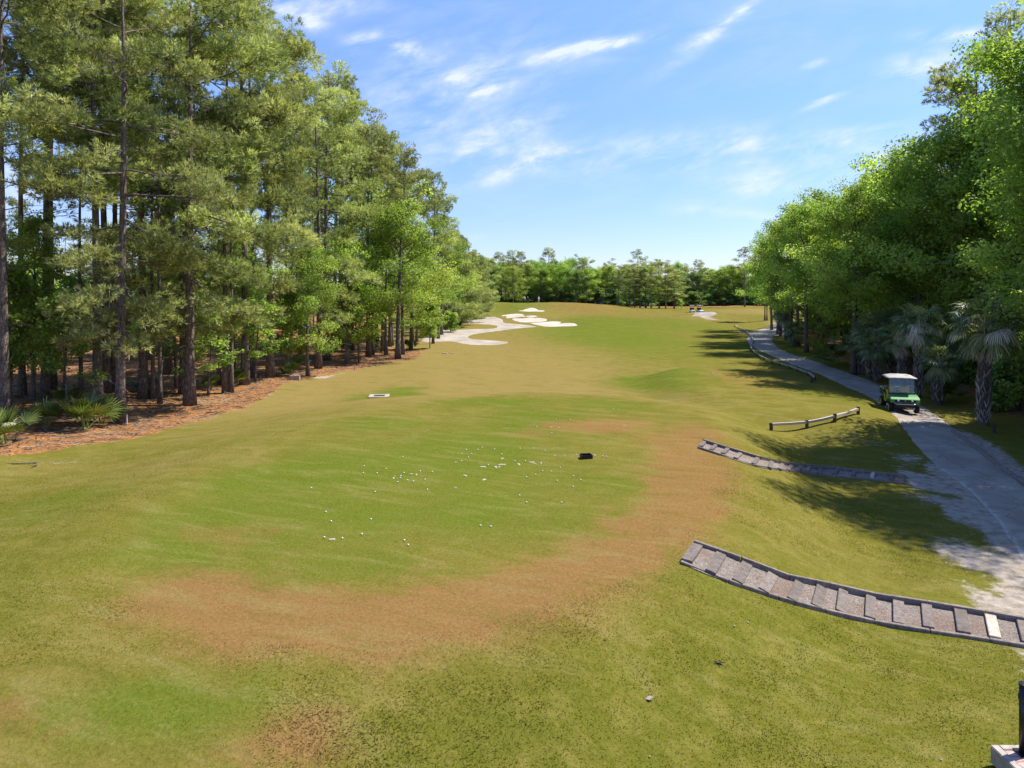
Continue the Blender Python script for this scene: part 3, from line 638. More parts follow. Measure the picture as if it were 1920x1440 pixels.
def make_broad(seed, H, cb, Rm, nl=13, r0=.2, size=.19, per=95, flat=.72, lean=(0,0), multi=False, low=False):
    rnd = np.random.RandomState(seed); mb = MB()
    stems = [(0, 0)] if not multi else [(.35*math.cos(a), .35*math.sin(a)) for a in (0.3, 2.2, 4.4)]
    P = []; Nn = []; T = []
    for sx, sy in stems:
        ln = (lean[0]+sx*.25, lean[1]+sy*.25); pts, rad = trunk_mesh(mb, H*.86, r0*(1 if not multi else .6), ln, rnd, 9, .15, 10, .3)
        m = nl if not multi else nl//2+1; ga = rnd.rand()*6
        for k in range(m*2):
            t = (k+rnd.rand()*.9)/(m*2); z = H*.86*(cb+(1-cb)*t); ga += 2.4+rnd.randn()*.3; p0 = at_h(pts, H*.86, z)+np.array([0,0,0])
            prof = math.sin(math.pi*min(1, .22+.80*t))**.7 if not low else math.sqrt(max(.02, 1-t*t*.9))
            Lb = Rm*prof*(.62+.5*rnd.rand()); el = R(8+55*t**1.3+10*rnd.randn()); dh = np.array([math.cos(ga)*math.cos(el), math.sin(ga)*math.cos(el), math.sin(el)])
            bp = [p0]; n = 5
            for s in range(n): bp.append(bp[-1]+unit(dh+rnd.randn(3)*.2+np.array([0,0,.05*s]))*Lb/n)
            bp = np.array(bp); mb.tube(bp, [max(r0*.33*(1-i/(n+.3)), .012) for i in range(n+1)], 5, False)
            bt = rnd.rand()
            for j in range(int(3+Lb*1.6)):
                u = min(1, .35+.7*rnd.rand()); q = u*n; i = min(int(q), n-1); p = bp[i]*(1-(q-i))+bp[i+1]*(q-i)
                d = unit(rnd.randn(3)*[1,1,.5]+dh*.6); cpt = p+d*(.35+.9*rnd.rand())*Rm*.17*(1.3 if u > .8 else 1)
                mb.tube([p, (p+cpt)/2, cpt], [.02, .014, .006], 3, False)
                cr = Rm*.13*(.7+.8*rnd.rand())+.12; c = int(per*(cr/(Rm*.13+.12))**1.5*.45)
                off = rnd.randn(c, 3); off = unit(off)*(rnd.rand(c, 1)**.45)*[cr, cr, cr*flat]
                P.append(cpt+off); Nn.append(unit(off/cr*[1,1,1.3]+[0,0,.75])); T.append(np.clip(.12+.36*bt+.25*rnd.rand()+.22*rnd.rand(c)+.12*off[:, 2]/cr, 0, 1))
    P = np.concatenate(P); Nn = np.concatenate(Nn); T = np.concatenate(T)
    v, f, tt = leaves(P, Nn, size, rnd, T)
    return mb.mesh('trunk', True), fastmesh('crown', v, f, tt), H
# palms -------------------------------------------------
def fan(P0, az, el, pet, blade, rnd, V, Fq, T, width=.055, nseg=26, droop=.5, spread=115, tint=.5):
    d = np.array([math.cos(az)*math.cos(el), math.sin(az)*math.cos(el), math.sin(el)]); pts = [np.array(P0)]; e = el
    for s in range(4):
        e -= droop*.12; d = np.array([math.cos(az)*math.cos(e), math.sin(az)*math.cos(e), math.sin(e)]); pts.append(pts[-1]+d*pet/4)
    side = np.array([-math.sin(az), math.cos(az), 0.]); up = np.cross(d, side)*-1
    if up[2] < 0: up = -up
    n0 = len(V)
    for s in range(4):
        a, b = pts[s], pts[s+1]; w = side*.018; k = len(V); V.extend([a-w, a+w, b+w, b-w]); Fq.append((k, k+1, k+2, k+3)); T.append(min(1, tint+.3))
    roll = rnd.randn()*.35; sr = side*math.cos(roll)+up*math.sin(roll); ur = np.cross(d, sr); ur = ur if ur[2] > 0 else -ur
    for k in range(nseg):
        th = R(-spread+2*spread*k/(nseg-1)); L_ = blade*(.62+.38*math.cos(th*.72))*(.85+.25*rnd.rand())
        dd = unit(d*math.cos(th)+sr*math.sin(th)+ur*(.10*abs(math.sin(th)))); start = pts[-1]-d*blade*.16*(1-math.cos(th))*0
        w = unit(np.cross(dd, ur))*width*.5; q1 = start+dd*L_*.5+np.array([0,0,-.03]); q2 = q1+unit(dd+np.array([0,0,-droop*(.6+.8*rnd.rand())]))*L_*.3; q3 = q2+unit(dd+np.array([0,0,-droop*2.2*(.6+.8*rnd.rand())]))*L_*.25
        n = len(V); V.extend([start-w*.4, start+w*.4, q1-w, q1+w, q2-w*.75, q2+w*.75, q3]); tt = min(1, max(0, tint+.2*rnd.randn()))
        Fq.append((n, n+1, n+3, n+2)); Fq.append((n+2, n+3, n+5, n+4)); Fq.append((n+4, n+5, n+6, n+6)); T += [tt]*3
def qmesh(name, V, Fq, T):
    q = [f for f in Fq if f[2] != f[3]]; tq = [t for f, t in zip(Fq, T) if f[2] != f[3]]
    r_ = [f[:3] for f in Fq if f[2] == f[3]]; tr = [t for f, t in zip(Fq, T) if f[2] == f[3]]
    return fastmesh(name, np.array(V), [np.array(q), np.array(r_)], tq+tr)
def palm_crown(seed, n=34, pet=.95, blade=.95, lo=-35):
    rnd = np.random.RandomState(seed); V = []; Fq = []; T = []
    for k in range(n):
        t = k/n; el = R(lo+(82-lo)*t+rnd.randn()*6); fan((0,0,0), k*2.4+rnd.randn()*.2, el, pet*(.8+.35*rnd.rand()), blade*(.85+.3*rnd.rand()), rnd, V, Fq, T, .055, 28, .45+.5*(1-t), 118, .25+.45*rnd.rand())
    return qmesh('crown', V, Fq, T)
def palm_dead(seed, n=9):
    rnd = np.random.RandomState(seed); V = []; Fq = []; T = []
    for k in range(n): fan((0,0,0), rnd.rand()*6.28, R(rnd.choice([-60,-35,8,25])+rnd.randn()*8), .95, .95, rnd, V, Fq, T, .045, 22, 1.3, 85, .75)
    return qmesh('dead_fronds', V, Fq, T)
def palm_trunk(seed, H, r=.19):
    rnd = np.random.RandomState(seed); mb = MB(); pts = []; n = 10; ph = rnd.rand()*6
    for i in range(n+1): t = i/n; pts.append((.12*math.sin(2*t+ph)*t, .1*math.cos(1.7*t+ph)*t, H*t-.1*(i == 0)))
    mb.tube(pts, [r*(1.25-.35*min(1, i/2)) for i in range(n+1)], 12, True, .05)
    z = .25; k = 0
    while z < H:
        for j in range(7):
            a = (j+.5*(k % 2))*2*math.pi/7+rnd.randn()*.12; c = at_h(pts, H, z)+np.array([0,0,rnd.randn()*.03])
            o = np.array([math.cos(a), math.sin(a), 0]); s = np.array([-math.sin(a), math.cos(a), 0]); Lb = .30+.12*rnd.rand(); w = .085; fl = .10+.10*rnd.rand(); sk = (.10 if k % 2 else -.10)
            rr = r*.97
            for sg in (-1, 1):
                if rnd.rand() < .22: continue
                b = c+o*rr+s*sg*w*1.1; tp = c+o*(rr+fl)+s*sg*.012+s*sk*.3+np.array([0,0,Lb]); th = o*.035
                mb.add([b-s*.028, b+s*.028, tp+s*.018, tp-s*.018, b-s*.028+th, b+s*.028+th, tp+s*.018+th*.6, tp-s*.018+th*.6], [(0,1,2,3),(4,7,6,5),(0,4,5,1),(1,5,6,2),(2,6,7,3),(3,7,4,0)], .08+.85*rnd.rand()**2.0)
        z += .17; k += 1
    return mb.mesh('trunk')
def palmetto_mesh(seed, n=16, pet=.8, blade=.7):
    rnd = np.random.RandomState(seed); V = []; Fq = []; T = []
    for k in range(n): fan((rnd.randn()*.08, rnd.randn()*.08, 0), k*2.4+rnd.randn()*.3, R(28+50*rnd.rand()), pet*(.7+.6*rnd.rand()), blade*(.8+.4*rnd.rand()), rnd, V, Fq, T, .05, 20, .16, 95, .3+.5*rnd.rand())
    return qmesh('fronds', V, Fq, T)
def grass_clump(seed, n=260, h=1.5, lean=.75, w=.035):
    rnd = np.random.RandomState(seed); a = rnd.rand(n)*6.28; r0 = .35*np.sqrt(rnd.rand(n)); base = np.stack([np.cos(a)*r0, np.sin(a)*r0, np.zeros(n)], 1)
    o = np.stack([np.cos(a), np.sin(a), np.zeros(n)], 1); s = np.stack([-np.sin(a), np.cos(a), np.zeros(n)], 1)*w/2; H = h*(.6+.5*rnd.rand(n, 1)); ln = lean*(.2+.9*rnd.rand(n, 1))
    m1 = base+o*ln*.3*H+[0,0,1]*H*.6; m2 = base+o*ln*.75*H+[0,0,1]*H*.88; tp = base+o*ln*1.25*H+[0,0,1]*H*.72
    v = np.stack([base-s, base+s, m1+s, m1-s, m2+s*.7, m2-s*.7, tp], 1).reshape(-1, 3); k = np.arange(n)[:, None]*7
    f4 = np.concatenate([k+[0,1,2,3], k+[3,2,4,5]]); f3 = k+[5,4,6]; t = rnd.rand(n)
    return fastmesh('blades', v, [f4, f3], np.concatenate([t, t, t]))

def reg(kind, tm, cm, H, mt, mc):
    tm.materials.append(mt); cm.materials.append(mc); KIND[kind] = (tm, cm, H)
KIND = {}
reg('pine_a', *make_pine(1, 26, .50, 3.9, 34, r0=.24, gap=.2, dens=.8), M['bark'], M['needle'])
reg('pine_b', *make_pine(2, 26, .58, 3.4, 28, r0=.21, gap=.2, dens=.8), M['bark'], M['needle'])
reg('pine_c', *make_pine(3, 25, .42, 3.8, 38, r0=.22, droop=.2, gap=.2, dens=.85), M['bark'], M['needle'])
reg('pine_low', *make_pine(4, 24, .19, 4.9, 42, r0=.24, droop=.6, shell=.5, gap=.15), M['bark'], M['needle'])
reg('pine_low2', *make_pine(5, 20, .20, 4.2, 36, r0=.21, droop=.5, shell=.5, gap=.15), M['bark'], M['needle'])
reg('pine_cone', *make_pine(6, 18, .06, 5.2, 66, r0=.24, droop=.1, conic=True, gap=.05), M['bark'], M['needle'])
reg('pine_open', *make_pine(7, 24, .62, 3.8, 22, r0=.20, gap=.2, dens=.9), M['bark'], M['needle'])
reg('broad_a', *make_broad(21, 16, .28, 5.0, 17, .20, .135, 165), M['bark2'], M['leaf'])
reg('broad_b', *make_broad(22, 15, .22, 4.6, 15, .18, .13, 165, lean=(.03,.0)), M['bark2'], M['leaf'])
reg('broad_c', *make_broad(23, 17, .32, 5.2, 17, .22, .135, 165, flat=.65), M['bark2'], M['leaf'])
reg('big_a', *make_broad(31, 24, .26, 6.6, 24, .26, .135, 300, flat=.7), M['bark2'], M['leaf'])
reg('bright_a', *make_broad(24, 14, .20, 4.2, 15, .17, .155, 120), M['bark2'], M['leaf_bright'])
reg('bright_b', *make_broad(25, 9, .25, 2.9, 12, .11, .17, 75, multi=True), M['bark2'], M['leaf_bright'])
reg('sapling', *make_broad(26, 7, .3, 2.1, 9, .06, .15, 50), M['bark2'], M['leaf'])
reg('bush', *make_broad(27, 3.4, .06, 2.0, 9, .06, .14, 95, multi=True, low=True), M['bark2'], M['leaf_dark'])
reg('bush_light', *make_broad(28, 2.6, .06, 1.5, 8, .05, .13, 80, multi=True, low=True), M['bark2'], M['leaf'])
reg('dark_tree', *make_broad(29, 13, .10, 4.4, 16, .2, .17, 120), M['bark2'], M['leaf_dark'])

NAME = {'big': 'broadleaf_tree', 'pine': 'pine_tree', 'broad': 'broadleaf_tree', 'bright': 'broadleaf_tree', 'sapling': 'sapling', 'bush': 'shrub', 'dark': 'broadleaf_tree'}
def tree(kind, x, y, H=None, label=None, group=None, rz=None, wide=1.0, z=None):
    tm, cm, H0 = KIND[kind]; s = (H or H0)/H0; base = kind.split('_')[0]; nm = NAME[base]
    r_ = empty(nm, (x, y, (h1(x, y) if z is None else z)-.03), rng.rand()*6.28 if rz is None else rz, (s*wide, s*wide, s))
    cat = {'sapling': 'sapling', 'bush': 'shrub'}.get(base, 'tree'); tag(r_, label, cat, group)
    for n_, d in (('trunk', tm), ('crown', cm)):
        if n_ == 'trunk' and base == 'bush': n_ = 'stems'
        o = bpy.data.objects.new(n_, d); col.objects.link(o); o.parent = r_
    return r_
ORD = 'first second third fourth fifth sixth seventh eighth ninth tenth eleventh twelfth thirteenth fourteenth fifteenth sixteenth seventeenth eighteenth nineteenth twentieth'.split()
ORD += ['twenty-'+w for w in ORD[:9]]+['thirtieth']+['thirty-'+w for w in ORD[:9]]+['fortieth']+['forty-'+w for w in ORD[:9]]
def topH(px, ytop, y, x0, yy): return EYE+(HZ-ytop)/F*y-h1(x0, yy)
SIL = [(0,-90),(380,-60),(470,-20),(520,35),(560,85),(610,120),(650,150),(690,190),(745,235),(790,265),(805,290)]
def sil(x): return float(np.interp(x, [a for a, b in SIL], [b for a, b in SIL]))
# front trunks of the left wood: foot seen at (px,py), kind, look
LT = [(8,792,'pine_a',1.25,'thick scaly pine'),(42,742,'pine_open',.85,'slim dark pine'),(60,741,'sapling',0,'thin leafy sapling'),(85,748,'pine_b',1.1,'dark straight pine'),(98,729,'pine_open',1,'dark pine'),
 (126,770,'sapling',1,'thin crooked sapling'),(152,742,'pine_open',.55,'very thin bare pine'),(182,764,'pine_a',1.2,'broad grey pine behind the palmetto'),(199,738,'pine_b',1.1,'dark shaded pine'),(212,735,'pine_b',.9,'dark shaded pine'),
 (225,792,'pine_low',1.05,'scaly sunlit pine beside a white stake'),(269,747,'pine_c',1.1,'dark pine'),(287,748,'pine_open',.6,'thin pale pine'),(300,757,'pine_open',.8,'slim pale pine'),(315,702,'pine_a',1,'pine'),
 (346,738,'pine_low2',1,'pine with drooping boughs'),(356,760,'pine_low',1.2,'stout dark pine with low pale boughs'),(410,720,'pine_open',.8,'slim pine'),(424,737,'pine_c',.9,'dark pine'),(434,737,'pine_open',.7,'thin pale pine'),
 (459,721,'pine_low2',.9,'pine with feathery boughs'),(471,706,'pine_open',.9,'pine'),(507,708,'pine_a',1.25,'tall thick pine'),(538,694,'pine_open',.8,'slim pine'),(564,664,'pine_c',.9,'pine'),
 (577,705,'broad_b',.9,'leafy grey-barked tree'),(597,691,'pine_low2',1,'pine'),(612,676,'pine_a',1.1,'straight dark pine'),(627,640,'pine_b',1,'pine'),(636,650,'broad_a',1,'broadleaf tree'),
 (649,682,'bright_a',1,'bright green broadleaf tree'),(661,657,'pine_c',.9,'pine'),(691,669,'pine_a',1.1,'dark pine'),(698,666,'pine_b',1,'dark pine'),(706,640,'pine_c',1,'pine'),
 (717,659,'pine_open',1,'pale-trunked pine'),(724,666,'broad_a',1,'leafy broadleaf tree'),(731,650,'pine_b',1,'pine'),(746,673,'broad_c',1.2,'stout broadleaf tree at the corner'),(755,665,'pine_a',.9,'pine'),
 (773,637,'pine_c',.9,'pine'),(781,640,'broad_b',.9,'broadleaf tree'),(801,622,'bright_a',.9,'bright green tree by the sand')]
for i, (px, py, k, th, desc) in enumerate(LT):
    x, y = gp(px, py); st = sil(px)+ (rng.rand()*70 if px > 350 else 0)
    H = topH(px, st, y, x, y)
    if k == 'sapling': H = 6.5+rng.rand()*3
    if k == 'bright_a' and px < 700: H = 13
    if k in ('broad_b',) and px < 700: H = 12
    if px == 801: H = 11.5
    if px in (746,781): H = 17 if px == 746 else 15.5
    if px == 724: H = 14
    if k == 'pine_open' and th < .85: H *= .72
    if px < 350: H = min(H, 26.5+rng.rand()*3)
    tree(k, x, y, H, f'{desc}, {ORD[i]} trunk from the left along the wood edge', 'trees along the edge of the left wood', wide=max(.8, min(1.15, th if th else 1)))
# wood interior on the left
def near_any(x, y, L_, d): return any((x-a)**2+(y-b)**2 < d*d for a, b in L_)
used = [gp(a[0], a[1]) for a in LT]; n = 0; tries = 0
while n < 34 and tries < 4000:
    tries += 1; y = 32+ (rng.rand()**.9)*105; x = -22-rng.rand()*(16+.45*y)
    if polydist(np.array([x]), np.array([y]), straw_poly)[0] < 4: continue
    if near_any(x, y, used, 3.4): continue
    # keep the view to the house beyond the trunks
    u = x/y*F+960
    if 60 < u < 235 and 36 < y < 95 and rng.rand() < .6: continue
    used.append((x, y)); n += 1
    k = ['pine_a','pine_b','pine_c','pine_open','broad_a','broad_b'][rng.randint(6)]
    H = {'p': (12+6*rng.rand()), 'b': 9+4*rng.rand()}[k[0]]
    if u > 480: H = min(H, EYE+(HZ-(sil(u)+40))/F*y)
    tree(k, x, y, H, ('tall pine standing in the shade deep inside the left wood' if k[0] == 'p' else 'leafy understorey tree in the shade deep inside the left wood'),
         'pines deep in the left wood' if k[0] == 'p' else 'broadleaf trees deep in the left wood')
for (px, py, k, H, wd, lb) in ((62,752,'bright_a',11.5,.8,'bright green maple between the two leftmost thick pines'),(20,760,'bright_b',8.5,.9,'bright leafy tree behind the leftmost thick pine'),(120,735,'sapling',8,1.1,'thin leafy sapling behind the palmetto'),
   (390,742,'sapling',6,1.4,'leafy young tree beneath the low pale pine boughs'),(545,700,'bright_b',7,1,'bright green young tree beside the tall thick pine'),(478,716,'sapling',6.5,1.4,'feathery green young tree at the straw edge'),
   (672,680,'bright_b',8.5,1,'yellow-green young tree in front of the dark pines'),(330,728,'broad_b',11,.8,'leafy dark tree behind the stout dark pine'),(440,715,'broad_a',12,.8,'mid-green tree behind the slim pines'),
   (770,655,'bright_a',15.5,1.05,'large yellow-green tree at the end of the left wood'),(735,648,'broad_c',17,.9,'tall leafy tree behind the corner of the left wood'),(600,672,'broad_b',12,.9,'leafy tree in the middle of the left wood edge')):
    x, y = gp(px, py); tree(k, x, y, H, lb, wide=wd)
for i in range(52):
    y = 44+rng.rand()*80; x = -33-rng.rand()*(10+.45*y)
    u = x/y*F+960
    if 60 < u < 235 and 36 < y < 66: continue
    if polydist(np.array([x]), np.array([y]), straw_poly)[0] < 11: continue
    tree(['bush','bush','bush_light','sapling','dark_tree'][rng.randint(5)], x, y, [2+2*rng.rand(), 7+3*rng.rand()][i % 3 == 0], 'shrubby undergrowth plant in the shade of the left wood', 'undergrowth of the left wood')
# trees beyond the sand on the left
for i, (px, Y, yt, k, w, lb) in enumerate([(838,118,395,'pine_c',.9,'tall dark pine rising behind the sandy waste area'),(828,104,415,'broad_c',1,'broadleaf tree behind the sandy waste area'),(850,125,430,'pine_cone',1,'conical yellow-green pine left of the pampas clumps'),
   (868,138,440,'pine_cone',.9,'conical green pine behind the pampas clumps'),(822,96,350,'pine_a',.9,'tall pine at the far corner of the left wood'),(812,88,330,'pine_b',.9,'tall pine above the sandy waste area'),(884,150,468,'pine_cone',1,'conical green pine just right of the pampas clumps'),
   (900,160,478,'pine_cone',1,'broad drooping pine left of the green mound'),(916,172,484,'pine_low2',1,'rounded dark pine touching the green mound'),(893,170,478,'pine_a',.9,'dark pine behind the conical pines'),(845,110,600-10,'bush_light',1,'low shrub below the conical pines'),
   (855,135,455,'broad_b',1,'broadleaf tree between the conical pines'),(806,80,560,'bright_b',1,'young bright tree overhanging the sand')]):
    x = (px-960)/F*Y; H = EYE+(HZ-yt)/F*Y-h1(x, Y)
    if k == 'bush_light': H = 3
    tree(k, x, Y, H, lb, wide=w*(1.15 if 'cone' in k else 1))
# far row of trees
FAR = [(905,250,482,'pine_c'),(920,243,492,'dark_tree'),(935,252,477,'pine_a'),(948,240,500,'broad_a'),(962,255,473,'pine_a'),(962,228,496,'bright_a'),(978,248,478,'pine_b'),(990,245,491,'bright_a'),(1003,252,483,'broad_c'),(1015,238,500,'broad_a'),
 (1028,256,469,'pine_a'),(1032,240,492,'broad_b'),(1045,250,486,'dark_tree'),(1056,240,492,'broad_c'),(1068,250,480,'broad_a'),(1080,238,504,'dark_tree'),(1086,252,484,'pine_c'),(1100,250,486,'pine_a'),(1100,236,500,'broad_b'),(1116,245,500,'broad_c'),
 (1130,250,497,'bright_a'),(1142,242,496,'bright_a'),(1155,248,504,'broad_a'),(1168,240,500,'dark_tree'),(1196,262,474,'pine_open'),(1180,250,496,'broad_a'),(1212,252,494,'pine_a'),(1235,255,492,'pine_b'),(1255,252,495,'pine_c'),(1272,258,489,'broad_c'),
 (1290,250,501,'pine_c'),(1298,245,508,'dark_tree'),(1310,254,491,'pine_a'),(1322,246,505,'pine_low2'),(1334,250,502,'broad_b'),(1348,244,503,'bright_a'),(1362,250,497,'broad_a'),(1375,243,494,'bright_a'),(1388,250,498,'broad_c'),(1402,245,490,'broad_b'),
 (1418,240,485,'pine_a'),(1435,246,488,'broad_a'),(1455,240,480,'broad_c'),(1480,235,480,'dark_tree'),(890,240,486,'pine_b'),(875,232,490,'broad_a'),(1396,215,470,'pine_open')]
LOOK = {'pine_a':'tall dark pine','pine_b':'slim dark pine','pine_c':'dense dark pine','pine_open':'gaunt sparse-topped pine','broad_a':'mid-green broadleaf tree','broad_b':'leafy green tree','broad_c':'tall broadleaf tree','bright_a':'bright yellow-green tree','dark_tree':'dark evergreen tree','pine_low2':'drooping pine'}
FAR.sort()
for i, (px, Y, yt, k) in enumerate(FAR):
    x = (px-960)/F*Y; z0 = h1(x, Y); yt -= 4; H = EYE+(HZ-yt)/F*Y-z0
    tree(k, x, Y, H, f'{LOOK[k]} in the far tree line, {ORD[i]} from the left', 'trees of the far tree line', wide=1.25)
for i, (px, yt) in enumerate([(1160,500),(1180,494),(1190,497),(1211,492),(1221,494),(1236,490),(1248,496),(1264,506),(1200,498)]):
    Y = 196+6*(i % 2)+ (4 if i > 4 else 0); x = (px-960)/F*Y; H = EYE+(HZ-yt)/F*Y-h1(x, Y)
    tree(['pine_c','pine_low2','pine_c','broad_a'][i % 4] if px < 1255 else 'pine_low2', x, Y, H, f'dark tree of the stand on the fairway before the far tree line, {ORD[i]} placed of nine' if False else ['squat dark','rounded dark','small dark','tall dark','slim dark','tallest brown-green','broad brown-green','low spreading','half hidden dark'][i]+' tree in the stand on the far fairway', 'stand of trees on the far fairway', wide=1.7 if px > 1255 else 1.5)
for i in range(70):
    Y = 262+rng.rand()*25; x = -45+i*2.6+rng.randn(); z0 = h1(x, Y)
    tree(['pine_c','broad_a','dark_tree','broad_c'][rng.randint(4)], x, Y, 14+5*rng.rand()-3*(x > 40), 'dark tree in the back rows of the far wood', 'back rows of the far wood', wide=1.3)
for i in range(60):
    Y = 236+rng.rand()*12; x = -40+i*2.5+rng.randn()
    tree('bush', x, Y, 3.5+2.5*rng.rand(), 'dark shrub under the trees of the far tree line', 'shrubs under the far tree line', wide=1.6)
px, py = 1277, 583; Y = 190.; x = (px-960)/F*Y
tree('sapling', x, Y, 3.4, 'small round young tree alone before the far pines', wide=1.3)
# right wood: front trunks
RT = [(1434,601,'pine_c',455,'slim pine in the far pair beyond the path bend'),(1438,601,'pine_b',462,'right pine of the far pair beyond the path bend'),(1447,619,'broad_a',425,'first dark tree beside the far path bend'),(1459,627,'broad_c',400,'dark tree right of the far path bend'),
 (1484,640,'broad_b',375,'dark tree behind the far shaggy palms'),(1497,648,'broad_a',365,'dark slender tree near the leaning trunk'),(1512,661,'broad_c',350,'tree with stout leaning grey trunk'),(1535,642,'broad_b',330,'dark tree behind the leaning grey trunk'),
 (1551,664,'sapling',560,'thin pale sapling behind the low palm'),(1600,702,'broad_c',318,'large tree with pale straight trunk beside the path'),(1608,690,'broad_a',340,'tree just behind the pale straight trunk')]
for (px, py, k, yt, lb) in RT:
    x, y = gp(px, py); H = EYE+(HZ-yt)/F*y-h1(x, y)
    if k == 'sapling': H = 7
    tree(k, x, y, H, lb, wide=.95)
# canopy mass on the right: (x, y, height, kind)
RC = [(34,58,19,'broad_a'),(36,66,18.2,'broad_c'),(31.5,52.5,18.5,'broad_b'),(38,74,19,'bright_a'),(41,84,18.5,'broad_c'),(44,95,18.5,'broad_a'),(48,104,18,'bright_a'),(52,112,17.5,'broad_b'),(57,122,17,'broad_c'),(64,130,18,'broad_a'),(71,137,18,'pine_c'),(56,108,18,'pine_a'),
 (31.5,48.5,18,'broad_c'),(34,50,22.5,'pine_c'),(38,49,24,'pine_c'),(40,55,27,'pine_a'),(34,46.5,21,'broad_c'),(41,43,19,'broad_c'),(32,32,24,'big_a'),(37,32.5,25,'broad_a'),(29.4,34.0,15,'broad_b'),(26.4,30.5,23.5,'big_a'),(26.8,25.5,25,'big_a'),(27.5,21,20,'broad_a'),(31,19,22,'broad_b'),(36,28,24,'broad_c'),
 (29.8,40.5,8.5,'bright_b'),(30.0,35.3,9,'bright_b'),(27.4,30.4,10,'bright_b'),(32.0,47,14,'bright_a'),(34,54,15,'bright_a'),(34.0,41,10,'dark_tree'),(30.8,34,9,'dark_tree'),(40,60,20,'broad_a'),(44,72,19,'broad_b'),(41,50,20,'dark_tree'),(46,62,18,'dark_tree'),(50,84,18,'broad_c'),
 (36.5,63,13,'bright_b'),(39,77,12,'bright_b'),(43,90,13,'bright_a'),(39.5,68,15,'dark_tree'),(37.5,57,12,'dark_tree'),(29.5,29.5,8,'dark_tree'),(33,31,9,'dark_tree'),(31,25,8,'dark_tree'),(35,44,9,'dark_tree'),(36,50,8,'dark_tree'),(41,38,15,'dark_tree'),(42,34,18,'dark_tree'),
 (25.5,16,17,'broad_a'),(24.5,11,15,'broad_c'),(50,98,16,'dark_tree'),(58,116,16,'broad_b'),(47,76,17,'dark_tree')]
LOOK2 = {'big_a': 'very tall full-crowned green tree', 'broad_a':'tall broad-crowned green tree','broad_b':'lush green tree','broad_c':'tall dense green tree','bright_a':'yellow-green sunlit tree','bright_b':'young yellow-green tree','dark_tree':'dark evergreen tree','pine_a':'tall dark pine','pine_c':'dark bushy pine'}
RC2 = sorted(RC, key=lambda a: a[0]/a[1]); cnt = {}
for (x, y, H, k) in RC2:
    cnt[k] = cnt.get(k, 0)+1
    tree(k, x, y, H*(1.07 if y > 45 else 1.0), f'{LOOK2[k]} in the right wood, {ORD[cnt[k]-1]} of its kind from the left', 'trees of the right wood', wide=1.05)
for i in range(46):
    y = 22+rng.rand()*95; x = 27.8+.25*max(0, y-40)+.0*y+2.0+rng.rand()*8
    if y < 42: x = 27.6+rng.rand()*9
    tree(['bush','bush','bush_light'][rng.randint(3)], x, y, 2.0+2.2*rng.rand(), 'dark shrub in the shade under the right wood', 'shrubs under the right wood', wide=1.1)
for i in range(34):
    y = 35+rng.rand()*120; x = 42+.25*max(0, y-40)+rng.rand()*22
    tree(['broad_a','broad_c','dark_tree'][rng.randint(3)], x, y, 15+5*rng.rand(), 'green tree far back inside the right wood', 'back rows of the right wood')
# palms
PC = [palm_crown(s) for s in (3, 4)]; PD = [palm_dead(s) for s in (5, 6)]
for m_ in PC: m_.materials.append(M['frond'])
for m_ in PD: m_.materials.append(M['dead'])
TR = {}
def palm(px, py, Ht, lb, sc=1.0, dead=True, v=0, rad=.19):
    x, y = gp(px, py); z = h1(x, y); r_ = tag(empty('palm_tree', (x, y, z-.03), rng.rand()*6.28), lb, 'palm', 'palms beside the cart path')
    key = (round(Ht*2)/2, rad)
    if key not in TR:
        TR[key] = palm_trunk(int(Ht*10)+5, key[0], rad*.8); TR[key].materials.append(M['palm_trunk'])
    t = bpy.data.objects.new('trunk', TR[key]); col.objects.link(t); t.parent = r_
    c = bpy.data.objects.new('crown', PC[v]); col.objects.link(c); c.parent = r_; c.location = (.1, 0, key[0]); c.scale = (sc*.86,)*3
    if dead:
        d = bpy.data.objects.new('dead_fronds', PD[v]); col.objects.link(d); d.parent = r_; d.location = (.1, 0, key[0]-.05); d.scale = (sc*.86,)*3
palm(1843,796,5.0,'tall palm with criss-cross trunk, nearest the camera right of the path',1.25,True,0,.24)
palm(1722,745,4.7,'tall palm directly behind the utility cart',1.15,True,1,.2)
palm(1758,758,2.7,'short stout palm just right of the utility cart',.85,False,0,.24)
palm(1669,708,4.2,'palm behind the left side of the utility cart',1.1,True,1,.22)
palm(1644,716,2.6,'short dark palm left of the utility cart',1.0,False,0,.2)
palm(1631,710,3.4,'dark palm right of the pale straight trunk',1.1,True,1,.2)
palm(1611,702,2.6,'short palm at the foot of the pale straight trunk',.8,False,0,.2)
palm(1488,650,2.0,'short dark palm near the leaning grey trunk',1.0,False,0,.24)
palm(1474,638,3.4,'shaggy palm beside the far path bend',1.1,True,1,.26)
palm(1463,630,3.0,'second shaggy palm beside the far path bend',1.0,True,0,.24)
palm(1690,722,3.4,'dark palm half hidden behind the utility cart roof',1.0,True,0,.2)
PM = [palmetto_mesh(s) for s in (1, 2)]
for m_ in PM: m_.materials.append(M['palmetto'])
def palmetto(px, py, sc, lb, grp=None, v=0):
    x, y = gp(px, py); o = bpy.data.objects.new('palmetto', PM[v]); col.objects.link(o); o.location = (x, y, h1(x, y)); o.scale = (sc,)*3; o.rotation_euler = (0,0,rng.rand()*6)
    return tag(o, lb, 'palmetto', grp)
palmetto(158,806,1.25,'large fan palmetto in the pine straw before the grey pine',None,0)
palmetto(190,795,.9,'fan palmetto with dry blades tucked behind the large one',None,1)
palmetto(2,832,1.1,'fan palmetto cut by the left edge of the frame',None,1)
palmetto(88,800,.9,'small dark palmetto between the thick pine and the large palmetto',None,0)
palmetto(1548,684,1.75,'low trunkless palm with upright fans beside the path',None,1)
palmetto(1772,752,1.0,'small palmetto right of the short stout palm',None,1)
